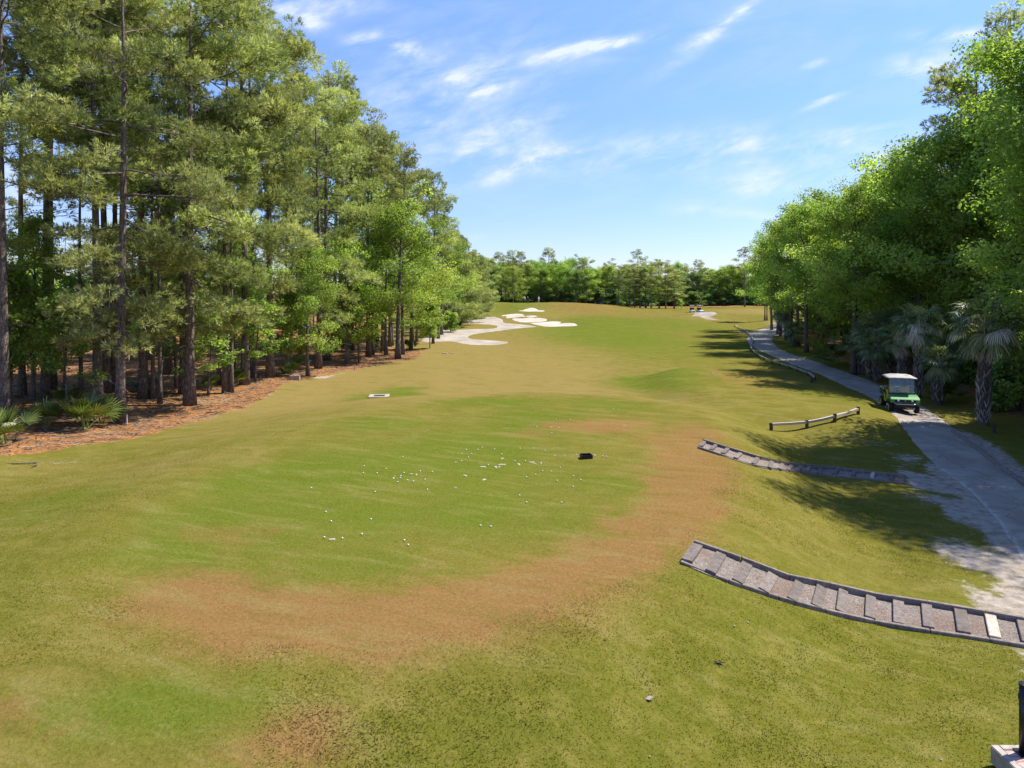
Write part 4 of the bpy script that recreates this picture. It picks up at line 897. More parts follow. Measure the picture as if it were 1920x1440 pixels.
for i, (px, py, s) in enumerate([(620,668,1.0),(640,660,1.0),(545,705,.9),(700,660,.8),(440,722,.9),(560,690,.8),(765,655,1.0),(395,730,.7),(655,652,.9),(280,735,.8),(120,760,.8)]):
    palmetto(px, py, s, 'small palmetto growing among the trunks of the left wood', 'palmettos inside the left wood', i % 2)
GC = [grass_clump(s) for s in (1, 2)]
for m_ in GC: m_.materials.append(M['reed'])
for i, (px, py, s, lb) in enumerate([(838,613,1.25,'wide pampas clump in front at the sand edge'),(848,612.5,1.1,'pampas clump right of the wide front clump'),(860,611.5,.9,'smaller right-hand pampas clump of the front row'),(872,600,1.15,'tall pale pampas clump in the back row'),(882,599.5,1.2,'middle pampas clump of the back row'),
    (892,599,1.2,'rightmost pampas clump of the back row'),(860,601,1.0,'pampas clump behind the front row'),(845,603,1.0,'darker pampas clump under the conical pines')]):
    x, y = gp(px, py); o = bpy.data.objects.new('pampas_clump', GC[i % 2]); col.objects.link(o); o.location = (x, y, h1(x, y)); o.scale = (s*1.3, s*1.3, s); tag(o, lb, 'grass clump', 'pampas clumps by the sand')
x, y = gp(806,633); tree('bush_light', x, y, 2.0, 'low leafy shrub at the near edge of the sand')

# ------------------------------------------------------------------ timber steps
def resample(P, n): return dense(smooth_open(P, 8), n)
def steps(name, farpx, nearpx, n, label, top_plank=.20, board=.09, fade=0):
    A = resample(pp(farpx), 120); B = resample(pp(nearpx), 120); r_ = tag(empty(name, (A[0][0], A[0][1], h1(*A[0]))), label, 'steps')
    org = Vector(r_.location)
    def P3(i, t, dz): 
        a = A[i]; b = B[i]; x = a[0]*(1-t)+b[0]*t; y = a[1]*(1-t)+b[1]*t; return Vector((x, y, h1(x, y)+dz))-org
    # gravel bed
    v = []; nc = 5
    for i in range(0, 120, 2):
        for k in range(nc): v.append(tuple(P3(i, k/(nc-1), .018)))
    m = len(v)//nc; k = np.arange(m*nc).reshape(m, nc); f = np.stack([k[:-1,:-1].ravel(), k[:-1,1:].ravel(), k[1:,1:].ravel(), k[1:,:-1].ravel()], 1)
    me = fastmesh('gravel', np.array(v), f, smooth=True); obj('gravel', me, M['gravel'], r_)
    for side, t0 in (('far', 0.), ('near', 1.)):
        mb = MB(); q = [i for i in range(0, 120, 17)]; q[-1] = 119
        for a, b in zip(q[:-1], q[1:]):
            ga, gb = (0.015, .0) if True else (0, 0)
            hi = .12 if side == 'far' else .06
            pa = P3(a, t0, 0); pb = P3(b, t0, 0); d = (pb-pa); L_ = d.length; d.normalize(); s = Vector((-d.y, d.x, 0)).normalized(); up = d.cross(s); up = up if up.z > 0 else -up
            M3 = Matrix((d, s, up)).transposed(); c = (pa+pb)/2+up*(hi-.14)
            mb.box(c, (L_-.015, board, .28), M3, random.Random(a).random()*.5)
        mb.build('side_board', M['timber'], r_, bevel=.008)
    rr = random.Random(5)
    for j in range(n):
        i = int(118*(j+.0)/(n-.35)); i2 = min(i+2, 119); pa = P3(i, .06, .055); pb = P3(i, .94, .055); d = (pb-pa); L_ = d.length; d.normalize()
        fw = (P3(i2, .5, .055)-P3(max(i-1, 0), .5, .055)).normalized(); fw = (fw-d*fw.dot(d)).normalized(); up = d.cross(fw); up = up if up.z > 0 else -up
        M3 = Matrix((d, fw, up)).transposed(); mb = MB(); w = top_plank*(1.15 if j == 0 else .9+.2*rr.random())
        pale = (j == n-2)
        mb.box((pa+pb)/2+fw*w*.5-up*.03, (L_, w, .12), M3, 0 if pale else .35+.55*rr.random())
        o = mb.build('tread', M['rail'] if pale else M['timber'], r_, bevel=.008)
        if pale: o['label'] = 'newer pale plank among grey treads'
    return r_
steps('timber_steps', [(1299,1022),(1340,1036),(1395,1056),(1470,1085),(1600,1112),(1740,1137),(1895,1164),(1960,1175)], [(1275,1056),(1330,1080),(1420,1110),(1475,1128),(1560,1150),(1640,1168),(1760,1188),(1910,1211),(1975,1222)][::1], 13,
      'long timber and gravel steps curving down from the tee in the foreground')
steps('timber_steps', [(1318,829),(1350,838),(1390,853),(1450,868),(1530,877),(1590,885),(1660,891),(1700,897)], [(1309,840),(1345,852),(1390,867),(1440,880),(1500,886),(1560,893),(1650,902),(1700,908)], 15,
      'narrower timber steps half in tree shade, farther up the tee bank', .13, .08)

# ------------------------------------------------------------------ low rail fences
def rail_fence(pts, label, hpost=.42, rw=.12, rh=.11, posts=None):
    P = [gp(*p) for p in pts]; r_ = tag(empty('rail_fence', (P[0][0], P[0][1], h1(*P[0]))), label, 'fence'); org = Vector(r_.location); rr = random.Random(len(pts))
    tops = []
    for (x, y) in P:
        z = h1(x, y); mb = MB(); lean = Matrix.Rotation(rr.uniform(-.07, .07), 3, 'X') @ Matrix.Rotation(rr.uniform(-.07, .07), 3, 'Y') @ Matrix.Rotation(rr.uniform(0, 3), 3, 'Z')
        mb.tube([tuple(Vector((x, y, z-.2))-org), tuple(Vector((x, y, z+hpost*.5))-org), tuple(Vector((x+rr.uniform(-.03,.03), y, z+hpost+rr.uniform(0,.06)))-org)], [.085, .082, .078], 8, True, rr.random()*.3)
        mb.build('post', M['post'], r_); tops.append(Vector((x, y, z+hpost*.80)))
    for a, b in zip(tops[:-1], tops[1:]):
        a = a-org; b = b-org; m = (a+b)/2+Vector((0, 0, -.03+rr.uniform(-.02,.02))); mb = MB()
        for p, q in ((a, m), (m, b)):
            d = q-p; L_ = d.length; d.normalize(); s = Vector((-d.y, d.x, 0)).normalized(); up = d.cross(s); up = up if up.z > 0 else -up
            mb.box((p+q)/2, (L_+.02, rw, rh), Matrix((d, s, up)).transposed(), rr.random()*.25)
        mb.build('rail', M['rail'], r_)
    return r_
rail_fence([(1446,807),(1513,802.5),(1565,791),(1609,777)], 'short three-rail timber fence on the grass left of the path', .34)
rail_fence([(1378,612),(1386,617),(1397,622),(1405,628),(1410,635),(1412,643),(1407,651),(1410,659),(1420,668),(1432,675),(1447,681),(1462,686),(1480,691),(1496,697),(1515,704),(1527,712),(1522,717)], 'long low timber rail fence snaking along the far path', .32)

# ------------------------------------------------------------------ utility cart on the path
def wheel(parent, c, r, w, m_rim):
    mb = MB(); n = 28; prof = [(-w/2, r*.62), (-w/2, r*.88), (-w*.36, r), (w*.36, r), (w/2, r*.88), (w/2, r*.62)]
    v = []; 
    for i in range(n):
        a = 2*math.pi*i/n; 
        for (x, q) in prof:
            k = 1+.025*((i % 2)*2-1)*(q == r); v.append((x, math.cos(a)*q*k, math.sin(a)*q*k))
    f = []; m = len(prof)
    for i in range(n):
        for j in range(m): f.append((i*m+j, i*m+(j+1) % m, ((i+1) % n)*m+(j+1) % m, ((i+1) % n)*m+j))
    mb.add(v, f); w_ = empty('wheel', c); w_.parent = parent; mb.build('tyre', M['rubber'], w_, True)
    mb = MB(); mb.tube([(-w*.42,0,0),(-w*.2,0,0),(w*.2,0,0),(w*.42,0,0)], [r*.63,r*.5,r*.5,r*.63], 18, True)
    mb.tube([(-w*.5,0,0),(w*.5,0,0)], r*.16, 10); mb.build('rim', m_rim, w_)
def prism(prof, x0, x1):
    """profile in (y,z) extruded along x"""
    n = len(prof); v = [(x0, y, z) for y, z in prof]+[(x1, y, z) for y, z in prof]
    f = [tuple(range(n-1, -1, -1)), tuple(range(n, 2*n))]+[(i, (i+1) % n, (i+1) % n+n, i+n) for i in range(n)]; return v, f
cx, cy = gp(1697, 776); cz = h1(cx, cy)+.045
cart = tag(empty('utility_cart', (cx+.25, cy+1.0, cz), R(162), (1.0,1.0,1.0)), 'green utility cart with yellow seats and pale canopy parked on the path', 'utility cart')
def part(nm, m_, fn, bevel=0, smooth=False, parent=None):
    mb = MB(); fn(mb); return mb.build(nm, M[m_], parent or cart, smooth, bevel)
part('chassis', 'black', lambda b: (b.box((0,.1,.42),(1.05,2.5,.14)), b.box((0,1.28,.46),(1.0,.16,.28)), b.box((0,.25,.36),(1.15,.7,.06)), b.tube([(-.55,.98,.30),(.55,.98,.30)],.04), b.tube([(-.55,-.95,.30),(.55,-.95,.30)],.05)), .01)
v, f = prism([(.55,.55),(.55,.92),(.85,.98),(1.32,.86),(1.44,.74),(1.44,.60),(1.36,.56),(1.28,.60),(1.16,.74),(.94,.76),(.74,.66),(.68,.55)], -.70, .70)
part('hood', 'green', lambda b: b.add(v, f), .035)
part('front_grille', 'black', lambda b: b.box((0,1.425,.70),(1.0,.06,.13)), .012)
for s in (-.33,.33):
    part('headlight', 'lamp', lambda b: b.tube([(s,1.42,.71),(s,1.47,.71)],[.058,.05],14))
part('badge', 'steel', lambda b: b.tube([(0,1.44,.71),(0,1.465,.71)],[.035,.03],10))
part('bumper', 'steel', lambda b: (b.tube([(-.52,1.46,.56),(-.40,1.52,.53),(.40,1.52,.53),(.52,1.46,.56)],.028), ), 0, True)
part('skid_guard', 'black', lambda b: (b.box((0,1.46,.44),(.95,.05,.16)), b.tube([(-.35,1.47,.55),(-.35,1.49,.30),(.35,1.49,.30),(.35,1.47,.55)],.022)))
part('licence_light', 'steel', lambda b: b.box((-.30,1.44,.30),(.28,.05,.10)), .008)
for s in (-1,1):
    part('front_fender', 'green', lambda b: b.tube([(s*.60,.62,.56),(s*.62,.70,.70),(s*.63,.95,.78),(s*.63,1.2,.74),(s*.62,1.34,.60)],[.045,.06,.065,.06,.045],8), 0, True)
    part('side_sill', 'yellow' if s > 0 else 'dkgreen', lambda b: b.tube([(s*.66,.60,.95),(s*.70,.38,.62),(s*.68,.1,.48),(s*.66,-.25,.50),(s*.66,-.36,.85)],.035,7), 0, True)
part('floor_pan', 'black', lambda b: b.box((0,.18,.505),(1.26,.74,.03)))
part('dashboard', 'dkgreen', lambda b: b.box((0,.60,.98),(1.30,.14,.18)), .03)
part('steering_wheel', 'black', lambda b: (b.tube([( .33+.17*math.cos(a),.44+.10*math.sin(a),1.12+.14*math.sin(a)) for a in np.linspace(0, 6.283, 19)],.014,6,False), b.tube([(.33,.44,1.12),(.33,.62,.95)],.02,6)), 0, True)
for s in (-.33,.33):
    st_ = part('seat', 'yellow', lambda b: b.box((s,-.12,.76),(.50,.46,.13)), .04)
    part('backrest', 'yellow', lambda b: b.box((s,-.38,1.03),(.50,.10,.44), Matrix.Rotation(.18,3,'X')), .035, parent=st_)
part('seat_base', 'black', lambda b: b.box((0,-.14,.60),(1.2,.50,.18)), .02)
v2, f2 = prism([(-.50,.72),(-.50,1.06),(-1.55,1.06),(-1.55,.72)], -.68, .68)
def bed(b):
    b.box((0,-1.04,.72),(1.36,1.06,.05)); 
    for s in (-1,1): b.box((s*.66,-1.04,.90),(.05,1.06,.33))
    b.box((0,-.53,.90),(1.27,.05,.33)); b.box((0,-1.55,.90),(1.27,.05,.33))
part('cargo_bed', 'dkgreen', bed, .012)
part('bed_rim', 'steel', lambda b: b.tube([(-.66,-.52,1.08),(.66,-.52,1.08),(.66,-1.56,1.08),(-.66,-1.56,1.08),(-.66,-.52,1.08)],.022,6))
for s in (-1,1):
    for yy_, z0 in ((.66,.95),(-.44,.80)):
        part('roof_post', 'blackmetal', lambda b: b.tube([(s*.63,yy_,z0),(s*.62,yy_-(.12 if yy_ > 0 else -.04),1.84)],.022,7))
# moulded canopy: domed, drip edge
gxn, gyn = 13, 15; vv = []
for j in range(gyn):
    for i in range(gxn):
        u_ = i/(gxn-1)*2-1; w_ = j/(gyn-1)*2-1; x_ = .74*u_; y_ = .02+.82*w_; e_ = (1-abs(u_)**4)*(1-abs(w_)**5)
        zz = 1.84+.075*e_**.6+.05*math.exp(-((w_+.35)/.35)**2)*(1-abs(u_)**3)*1.0+ (.012 if abs(u_) < .55 and i % 3 == 0 else 0)
        vv.append((x_*(1-.06*abs(w_)**6), y_, zz))
k = np.arange(gxn*gyn).reshape(gyn, gxn); ff = np.stack([k[:-1,:-1].ravel(), k[:-1,1:].ravel(), k[1:,1:].ravel(), k[1:,:-1].ravel()], 1)
me = fastmesh('roof', np.array(vv), ff, smooth=True); ro = obj('roof', me, M['canopy'], cart)
mo = ro.modifiers.new('thick', 'SOLIDIFY'); mo.thickness = .03; mo.offset = -1
part('roof_trim', 'black', lambda b: b.tube([(-.72,.80,1.82),(.72,.80,1.82),(.72,-.76,1.82),(-.72,-.76,1.82),(-.72,.80,1.82)],.016,6,False))
part('windscreen', 'glass', lambda b: (b.box((0,.64,1.225),(1.20,.008,.40), Matrix.Rotation(.10,3,'X')), b.box((0,.58,1.62),(1.20,.008,.37), Matrix.Rotation(.12,3,'X'))))
part('windscreen_frame', 'steel', lambda b: (b.tube([(-.63,.62,1.43),(.63,.62,1.43)],.014,6), b.tube([(-.62,.56,1.80),(.62,.56,1.80)],.012,6), b.tube([(-.61,.66,1.03),(.61,.66,1.03)],.012,6)))
part('side_mirror', 'blackmetal', lambda b: b.box((.72,.64,1.28),(.10,.03,.16)), .01)
for s in (-1,1):
    wheel(cart, (s*.62,.98,.285), .285, .20, M['yellow']); wheel(cart, (s*.62,-.95,.315), .315, .27, M['yellow'])

# golf carts far away
def golf_cart(px, Y, rz, label, roofm='white', body='white'):
    x = (px-960)/F*Y; g = tag(empty('golf_cart', (x, Y, h1(x, Y)+.05), rz), label, 'golf cart', 'golf carts on the far fairway')
    def p(nm, m_, fn, bv=0):
        mb = MB(); fn(mb); return mb.build(nm, M[m_], g, False, bv)
    v, f = prism([(.25,.30),(.35,.62),(1.1,.55),(1.2,.30)], -.55, .55); p('cowl', body, lambda b: b.add(v, f), .03)
    p('rear_body', body, lambda b: b.box((0,-.75,.50),(1.1,.9,.38)), .03); p('seat', 'black', lambda b: (b.box((0,-.25,.66),(1.0,.45,.14)), b.box((0,-.50,.92),(1.0,.10,.40))), .02)
    p('floor_pan', 'black', lambda b: b.box((0,0,.28),(1.1,2.2,.06)))
    p('roof', roofm, lambda b: b.box((0,-.15,1.80),(1.15,1.75,.07)), .02)
    for s in (-1,1):
        for q in (.42,-.85): p('roof_post', 'blackmetal', lambda b: b.tube([(s*.52,q,.6),(s*.5,q-.05,1.78)],.02,5))
        for q in (.85,-.8): wheel(g, (s*.5,q,.22), .22, .16, M['steel'])
    p('golf_bag', 'bluecloth', lambda b: (b.tube([(-.22,-1.15,.45),(-.22,-1.28,1.25)],.12,8), b.tube([(.22,-1.15,.45),(.22,-1.28,1.25)],.12,8)))
golf_cart(1297.5, 176, R(168), 'left of two white golf carts parked on the far path')
golf_cart(1312.5, 177, R(186), 'right of two white golf carts parked on the far path')
golf_cart(1123, 192, R(60), 'dark golf cart on the crest beside the shaded stand of trees', 'black', 'bluecloth')

# golfers beyond the crest
def person(x, y, rz, shirt, trous, pose, label):
    J = {'pel':(0,0,.95),'chest':(0,.02,1.32),'neck':(0,.02,1.50),'head':(0,.04,1.60),'top':(0,.04,1.76),
         'hL':(.10,0,.90),'kL':(.13,.03,.48),'aL':(.14,0,.08),'tL':(.14,.16,.03),'hR':(-.10,0,.90),'kR':(-.13,.0,.48),'aR':(-.16,-.06,.08),'tR':(-.16,.10,.03),
         'sL':(.20,.0,1.42),'eL':(.28,.05,1.14),'wL':(.16,.28,.98),'sR':(-.20,0,1.42),'eR':(-.27,.05,1.14),'wR':(-.04,.30,.96)}
    if pose == 'lean':
        for k_ in ('chest','neck','head','top','sL','sR','eL','eR','wL','wR'):
            a, b, c = J[k_]; J[k_] = (a, b+(c-.95)*.45, c-(c-.95)*.15)
    E = [('pel','chest'),('chest','neck'),('neck','head'),('head','top'),('pel','hL'),('hL','kL'),('kL','aL'),('aL','tL'),('pel','hR'),('hR','kR'),('kR','aR'),('aR','tR'),('chest','sL'),('sL','eL'),('eL','wL'),('chest','sR'),('sR','eR'),('eR','wR')]
    rad = {'pel':.15,'chest':.16,'neck':.06,'head':.095,'top':.07,'hL':.10,'hR':.10,'kL':.065,'kR':.065,'aL':.045,'aR':.045,'tL':.035,'tR':.035,'sL':.065,'sR':.065,'eL':.045,'eR':.045,'wL':.032,'wR':.032}
    ks = list(J); me = bpy.data.meshes.new('person'); me.from_pydata([J[k_] for k_ in ks], [(ks.index(a), ks.index(b)) for a, b in E], []); o = bpy.data.objects.new('tmp', me); col.objects.link(o)
    m = o.modifiers.new('s', 'SKIN'); sk = me.skin_vertices[0].data
    for i, k_ in enumerate(ks): sk[i].radius = (rad[k_], rad[k_]*.8); sk[i].use_root = (k_ == 'pel')
    s2 = o.modifiers.new('d', 'SUBSURF'); s2.levels = 1; s2.render_levels = 1
    dg = bpy.context.evaluated_depsgraph_get(); nm = bpy.data.meshes.new_from_object(o.evaluated_get(dg)); bpy.data.objects.remove(o)
    for q in (trous, shirt, 'skin'): nm.materials.append(M[q])
    for p in nm.polygons:
        c = p.center; p.material_index = 0 if c.z < .97 else (2 if (c.z > 1.47 and abs(c.x) < .13) or (abs(c.y) > .2 and c.z < 1.1) else 1); p.use_smooth = True
    r_ = tag(empty('person', (x, y, h1(x, y)), rz), label, 'person'); b = obj('body', nm, None, r_)
    mb = MB(); hx, hy, hzz = J['top']; mb.tube([(hx,hy-.01,hzz-.06),(hx,hy-.01,hzz-.01),(hx,hy-.01,hzz+.035)],[.105,.10,.04],10); mb.box((hx,hy+.12,hzz-.045),(.12,.10,.015)); mb.build('cap', M['white'], r_)
person((984-960)/F*187.5, 187.5, 2.6, 'shirt', 'bluecloth', 'stand', 'person in white shirt and dark trousers standing above the highest bunker')
person((992-960)/F*186, 186, 1.4, 'bluecloth', 'bluecloth', 'lean', 'person in dark clothes leaning forward at the lip of the bunker')
person((1010-960)/F*189, 189, 3.5, 'shirt', 'shirt', 'stand', 'person all in white standing right of the other golfers')

# ------------------------------------------------------------------ small things on the turf
def small(name, m_, fn, px, py, label, cat, rz=0, bevel=0, group=None, lift=0.):
    x, y = gp(px, py); mb = MB(); fn(mb); o = mb.build(name, M[m_], None, False, bevel); o.location = (x, y, h1(x, y)+lift); o.rotation_euler = (0,0,rz); return tag(o, label, cat, group)
def tray(b):
    b.box((0,0,.02),(.34,.28,.04))
    for s in (-1,1): b.box((s*.175,0,.065),(.02,.30,.13)); b.box((0,s*.14,.065),(.33,.02,.13))
small('ball_crate', 'black', tray, 1099, 859, 'open black crate standing on the practice tee', 'crate', R(10), .004)
x, y = gp(711, 744); g = tag(empty('drain_slab', (x, y, h1(x, y)), R(8)), 'square concrete slab with rusty drain grate in the green patch', 'drain')
mb = MB(); s = .60
for a in (-1,1): mb.box((a*(s-.14),0,.03),(.28,s*2,.10)); mb.box((0,a*(s-.14),.03),(s*2-.56,.28,.10))
mb.build('concrete_frame', M['concrete'], g, False, .01)
mb = MB(); mb.box((0,0,.02),(s*2-.57,s*2-.57,.05))
for i in range(5): mb.box((-.24+.12*i,0,.055),(.05,.58,.03))
mb.build('grate', M['rust'], g)
small('utility_box', 'concrete', lambda b: b.box((0,0,.16),(.75,.42,.34)), 553, 712, 'low white box at the edge of the pine straw', 'box', R(5), .02)
small('stone_slab', 'concrete', lambda b: (b.box((0,0,.03),(.55,.35,.08)), b.box((.8,-.05,.03),(.45,.3,.07))), 834, 663, 'pale flat slab on the grass near the sand', 'slab', R(-5), .01)
small('marker_stake', 'white', lambda b: b.tube([(0,0,-.1),(0,0,.42),(.01,0,.48)],[.035,.035,.01],8), 238, 795, 'white stake beside the sunlit scaly pine', 'stake')
small('marker_stake', 'rail', lambda b: b.tube([(0,0,-.1),(0,0,.42),(.01,0,.48)],[.04,.04,.012],8), 665, 694, 'pale stake in the shade by the bright green tree', 'stake')
small('marker_stake', 'post', lambda b: b.box((0,0,.2),(.10,.10,.5)), 1864, 812, 'short dark stake right of the nearest palm', 'stake')
small('tee_marker', 'white', lambda b: b.tube([(0,0,0),(0,0,.10),(0,0,.16)],[.04,.045,.02],10), 1336, 702, 'white tee marker on the forward tee', 'tee marker')
small('tee_marker', 'flagred', lambda b: b.tube([(0,0,0),(0,0,.10),(0,0,.16)],[.04,.045,.02],10), 1443, 702, 'red tee marker on the forward tee near the fence', 'tee marker')
small('sprinkler_head', 'black', lambda b: b.tube([(0,0,0),(0,0,.05)],[.09,.085],10), 1340, 645, 'dark round sprinkler cap between the long shadows', 'sprinkler')
small('fallen_branch', 'bark2', lambda b: b.tube([(-.9,.1,.03),(-.5,.02,.05),(0,.06,.06),(.35,.0,.08),(.5,-.25,.05),(.42,-.45,.02)],[.012,.02,.025,.03,.025,.012],6), 52, 872, 'bent pale branch lying on the grass at the left edge', 'branch')
small('dead_leaf', 'rail', lambda b: b.add([(-.06,0,.02),(0,-.04,.03),(.07,.01,.05),(0,.05,.04),(-.06,0,.012),(0,-.04,.022),(.07,.01,.042),(0,.05,.032)],[(0,1,2,3),(7,6,5,4),(0,4,5,1),(1,5,6,2),(2,6,7,3),(3,7,4,0)]), 1217, 1313, 'curled pale leaf on the rough grass in the foreground', 'leaf')
small('twig_bundle', 'post', lambda b: [b.tube([(0,0,.02),(.10*math.cos(a),.06*math.sin(a),.03)],[.012,.005],5) for a in (0,.9,2.4,3.6,5)], 1348, 1245, 'small dark twigs on the foreground grass', 'twigs')
# golf balls
bm = bmesh.new(); bmesh.ops.create_icosphere(bm, subdivisions=2, radius=.0215); bme = bpy.data.meshes.new('golf_ball'); bm.to_mesh(bme); bm.free(); bme.materials.append(M['ball'])
for p in bme.polygons: p.use_smooth = True
def cv(x, y): return (540+x*580/1920, 780+y*580/1920)     # reading positions of the balls
BL = [(1107,213),(1178,213),(1205,198),(1282,209),(1078,237),(1120,260),(1076,283),(1327,240),(1407,283),(1472,282),(1570,295),(1580,345),(1635,348),(1690,325),(1772,376),(1768,443),(1670,405),(1480,383),(1537,368),(1480,540),(1697,540),
 (712,257),(472,315),(467,357),(552,358),(608,331),(720,356),(820,346),(895,350),(700,375),(697,387),(778,409),(680,413),(865,461),(145,451),(235,600),(268,658),(515,645),(225,758),(337,764),(458,738),(722,776),(745,805),(1195,685),(1545,68),(1637,108),
 (1655,253),(1715,253),(1905,248),(1790,245),(1040,292),(870,90),(1437,497),(1258,690),(742,402),(850,398),(1665,22),(1753,24),(540,475),(1140,238),(1817,400),(1523,205),(1595,218),(1440,205),(1243,308)]
for (a, b) in BL:
    x, y = gp(*cv(a, b)); o = bpy.data.objects.new('golf_ball', bme); col.objects.link(o); o.location = (x, y, h1(x, y)+.022); tag(o, 'small white golf ball lying alone on the practice tee', 'golf ball', 'golf balls strewn over the practice tee')
for (px, py) in ((1130,856),(1137,857),(1113,855),(1170,800),(1048,803),(1150,768),(1160,769)):
    x, y = gp(px, py); o = bpy.data.objects.new('golf_ball', bme); col.objects.link(o); o.location = (x, y, h1(x, y)+.022); tag(o, 'small white golf ball lying alone on the practice tee', 'golf ball', 'golf balls strewn over the practice tee')
for (px, py) in ((1378,1175),(1403,1168),(1353,1246),(1611,1190),(1218,1420),(1765,1426),(1840,1245),(1838,1250)):
    x, y = gp(px, py); o = bpy.data.objects.new('pale_leaf', bpy.data.objects['dead_leaf'].data); col.objects.link(o); o.location = (x, y, h1(x, y)); o.scale = (.35,.35,.5); o.rotation_euler = (0,0,px); tag(o, 'tiny pale dry leaf on the foreground grass below the long steps', 'leaf', 'tiny pale leaves on the foreground grass')
# flat white scraps / sand-filled divots
def scrap(seed, w, d):
    rr = random.Random(seed); n = 11; top = []; 
    for i in range(n): a = 2*math.pi*i/n; q = rr.uniform(.7, 1.15); top.append((math.cos(a)*w/2*q, math.sin(a)*d/2*q, .016))
    bot = [(x*1.1, y*1.1, -.01) for x, y, z in top]; v = top+bot+[(0, 0, .024)]; f = [(i, (i+1) % n, 2*n) for i in range(n)]+[(n+i, n+(i+1) % n, (i+1) % n, i) for i in range(n)]; mb = MB(); mb.add(v, f); return mb
SC = [(1208,317,.26),(1290,319,.24),(1325,303,.27),(1432,301,.24),(1515,289,.22),(1533,299,.16),(1330,265,.18),(1098,371,.22),(1216,397,.2),(1037,446,.14),(655,387,.14),(765,362,.17),(796,365,.14),(272,768,.2),(1570,296,.14),(1632,70,.16),(662,376,.1),(1310,317,.14),(1500,286,.12),(1345,302,.12)]
sm = [scrap(i, 1, .75).mesh('divot_patch') for i in range(4)]
for m_ in sm: m_.materials.append(M['bunker'])
for i, (a, b, w) in enumerate(SC):
    x, y = gp(*cv(a, b)); o = bpy.data.objects.new('divot_patch', sm[i % 4]); col.objects.link(o); o.location = (x, y, h1(x, y)+.004); o.scale = (w*.75, w*.5, .8); o.rotation_euler = (0,0,i*1.7)
    tag(o, 'flat white patch on the green practice tee, larger than the balls around it', 'white patch', 'flat white patches on the practice tee')
# roots / raised dirt edge right of the path, log
def log(pts, r, name, m_, label, cat):
    P = [gp(*p) for p in pts]; org = Vector((P[0][0], P[0][1], h1(*P[0]))); mb = MB(); mb.tube([tuple(Vector((x, y, h1(x, y)+r*.45))-org) for x, y in smooth_open(P, 4)], r, 8, True, .2)
    o = mb.build(name, M[m_], None, True); o.location = org; return tag(o, label, cat)
log([(1787,812),(1815,830),(1850,858),(1885,885),(1925,912),(1960,938)], .10, 'edging_log', 'timber', 'weathered edging log along the right side of the near path', 'log')

# brick landing + black post in the near right corner
bx, by = 6.67, 9.51; bz = .20
g = tag(empty('brick_landing', (bx, by, bz)), 'pink brick landing with pale kerb at the lower right corner', 'landing')
mb = MB(); mb.box((1.75,-1.9,-.03),(3.3,3.6,.06)); o = mb.build('paving', M['brick'], g)
mb = MB(); mb.box((.045,-1.9,-.11),(.11,3.8,.25)); mb.box((1.8,-.05,-.11),(3.4,.10,.25)); mb.build('kerb', M['concrete'], g, False, .01)
mb = MB(); mb.box((-.005,-2.1,-.09),(.03,3.3,.20)); mb.build('painted_edge', M['blue_edge'], g)
x = 7.01; y = 9.34
g = tag(empty('iron_post', (x, y, bz)), 'black iron post with collar standing on the brick landing', 'post')
mb = MB(); mb.tube([(0,0,-.02),(0,0,.93)], .062, 20, True); mb.build('shaft', M['blackmetal'], g, True)
mb = MB(); mb.tube([(0,0,.93),(0,0,.96),(0,0,.972)], [.068,.068,.03], 20, True); mb.build('cap', M['blackmetal'], g)
mb = MB(); mb.tube([(0,0,.74),(0,0,.80)], .074, 20, True); mb.build('collar', M['blackmetal'], g, True)
mb = MB(); mb.box((0,0,.008),(.2,.2,.016)); mb.build('foot_plate', M['blackmetal'], g)

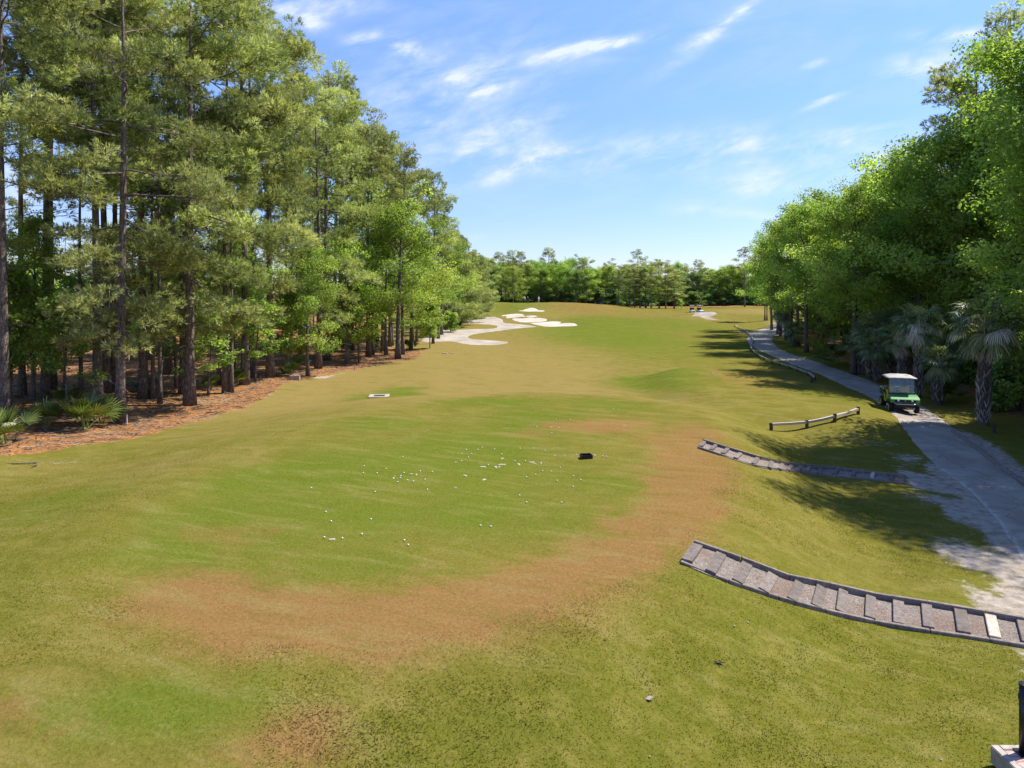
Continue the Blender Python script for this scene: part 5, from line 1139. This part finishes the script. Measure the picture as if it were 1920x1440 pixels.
# ------------------------------------------------------------------ houses beyond the woods
def house(x, y, rz, w, d, h, label, wall='wallpaint', roof='roofing'):
    g = tag(empty('house', (x, y, h1(x, y)), rz), label, 'house')
    mb = MB(); mb.box((0,0,h/2),(w,d,h)); mb.build('wall', M[wall], g)
    rh = w*.32; v, f = prism([(0,0)],0,1) if False else (None, None)
    ov = .5; v = [(-w/2-ov,-d/2-ov,h-.05),(w/2+ov,-d/2-ov,h-.05),(0,-d/2-ov,h+rh),(-w/2-ov,d/2+ov,h-.05),(w/2+ov,d/2+ov,h-.05),(0,d/2+ov,h+rh)]
    v2 = [(a,b,c+.22) for a,b,c in v]
    mb = MB(); mb.add(v+v2, [(0,2,5,3),(2,1,4,5),(6,9,11,8),(8,11,10,7),(0,3,9,6),(1,7,10,4),(0,6,8,2),(2,8,7,1),(3,5,11,9),(5,4,10,11)]); mb.build('roof', M[roof], g)
    mb = MB(); mb.add([(-w/2,-d/2,h),(w/2,-d/2,h),(0,-d/2,h+rh*.94),(-w/2,-d/2+.2,h),(w/2,-d/2+.2,h),(0,-d/2+.2,h+rh*.94)], [(0,1,2),(5,4,3),(0,3,4,1),(1,4,5,2),(2,5,3,0)]); mb.build('gable', M['white'], g)
    for i in range(4):
        xx = -w/2+w*(i+.5)/4; mb = MB()
        for a in (-1,1): mb.box((xx+a*.55,-d/2-.03,h*.52),(.10,.10,1.5)); mb.box((xx,-d/2-.03,h*.52+a*.70),(1.0,.10,.10))
        fr = mb.build('window', M['white'], g); mb = MB(); mb.box((xx,-d/2-.012,h*.52),(1.0,.06,1.3)); mb.build('pane', M['darkglass'], fr)
    mb = MB()
    for i in range(3): mb.box((-w/2-.2+(w+.4)*i/2,-d/2-1.8,h*.42),(.25,.25,h*.84))
    mb.build('porch_posts', M['white'], g); mb = MB(); mb.box((0,-d/2-1.0,h*.87),(w+1,2.0,.25)); mb.build('porch_roof', M['white'], g)
    return g
x = (205-960)/F*88; house(x, 88, R(30), 13, 9, 6.0, 'white-trimmed house glimpsed between the trunks of the left wood')
x = (1392-960)/F*258; house(x, 258, R(-20), 12, 9, 3.2, 'white gabled house glimpsed right of the far tree line', 'white')
x = (1325-960)/F*275; house(x, 275, R(10), 16, 9, 3.4, 'low pale house behind the far tree line', 'white')
x = (72-960)/F*64; y = 64; g = tag(empty('pavilion', (x, y, h1(x, y)), R(20)), 'small open pavilion with grey hipped roof beyond the left wood', 'pavilion')
mb = MB(); mb.add([(-2.2,-2.2,2.5),(2.2,-2.2,2.5),(2.2,2.2,2.5),(-2.2,2.2,2.5),(0,0,3.7)], [(0,1,4),(1,2,4),(2,3,4),(3,0,4),(3,2,1,0)]); mb.build('roof', M['roofing'], g)
for a in (-1,1):
    for b in (-1,1): mb = MB(); mb.box((a*1.8,b*1.8,1.25),(.16,.16,2.5)); mb.build('post', M['post'], g)
g = tag(empty('board_fence', ((130-960)/F*70, 70, .6), R(25)), 'tan board fence beyond the trunks of the left wood', 'fence')
mb = MB()
for i in range(90): mb.box((-13+i*.2,0,.85+.02*(i % 3)),(.185,.03,1.7), None, (i*7 % 10)/10)
mb.build('boards', M['fencewood'], g); mb = MB(); mb.box((-4,.05,.4),(18,.04,.1)); mb.box((-4,.05,1.3),(18,.04,.1)); mb.build('rails', M['fencewood'], g)
print('objects', len(bpy.data.objects), 'polys', sum(len(m.polygons) for m in bpy.data.meshes))
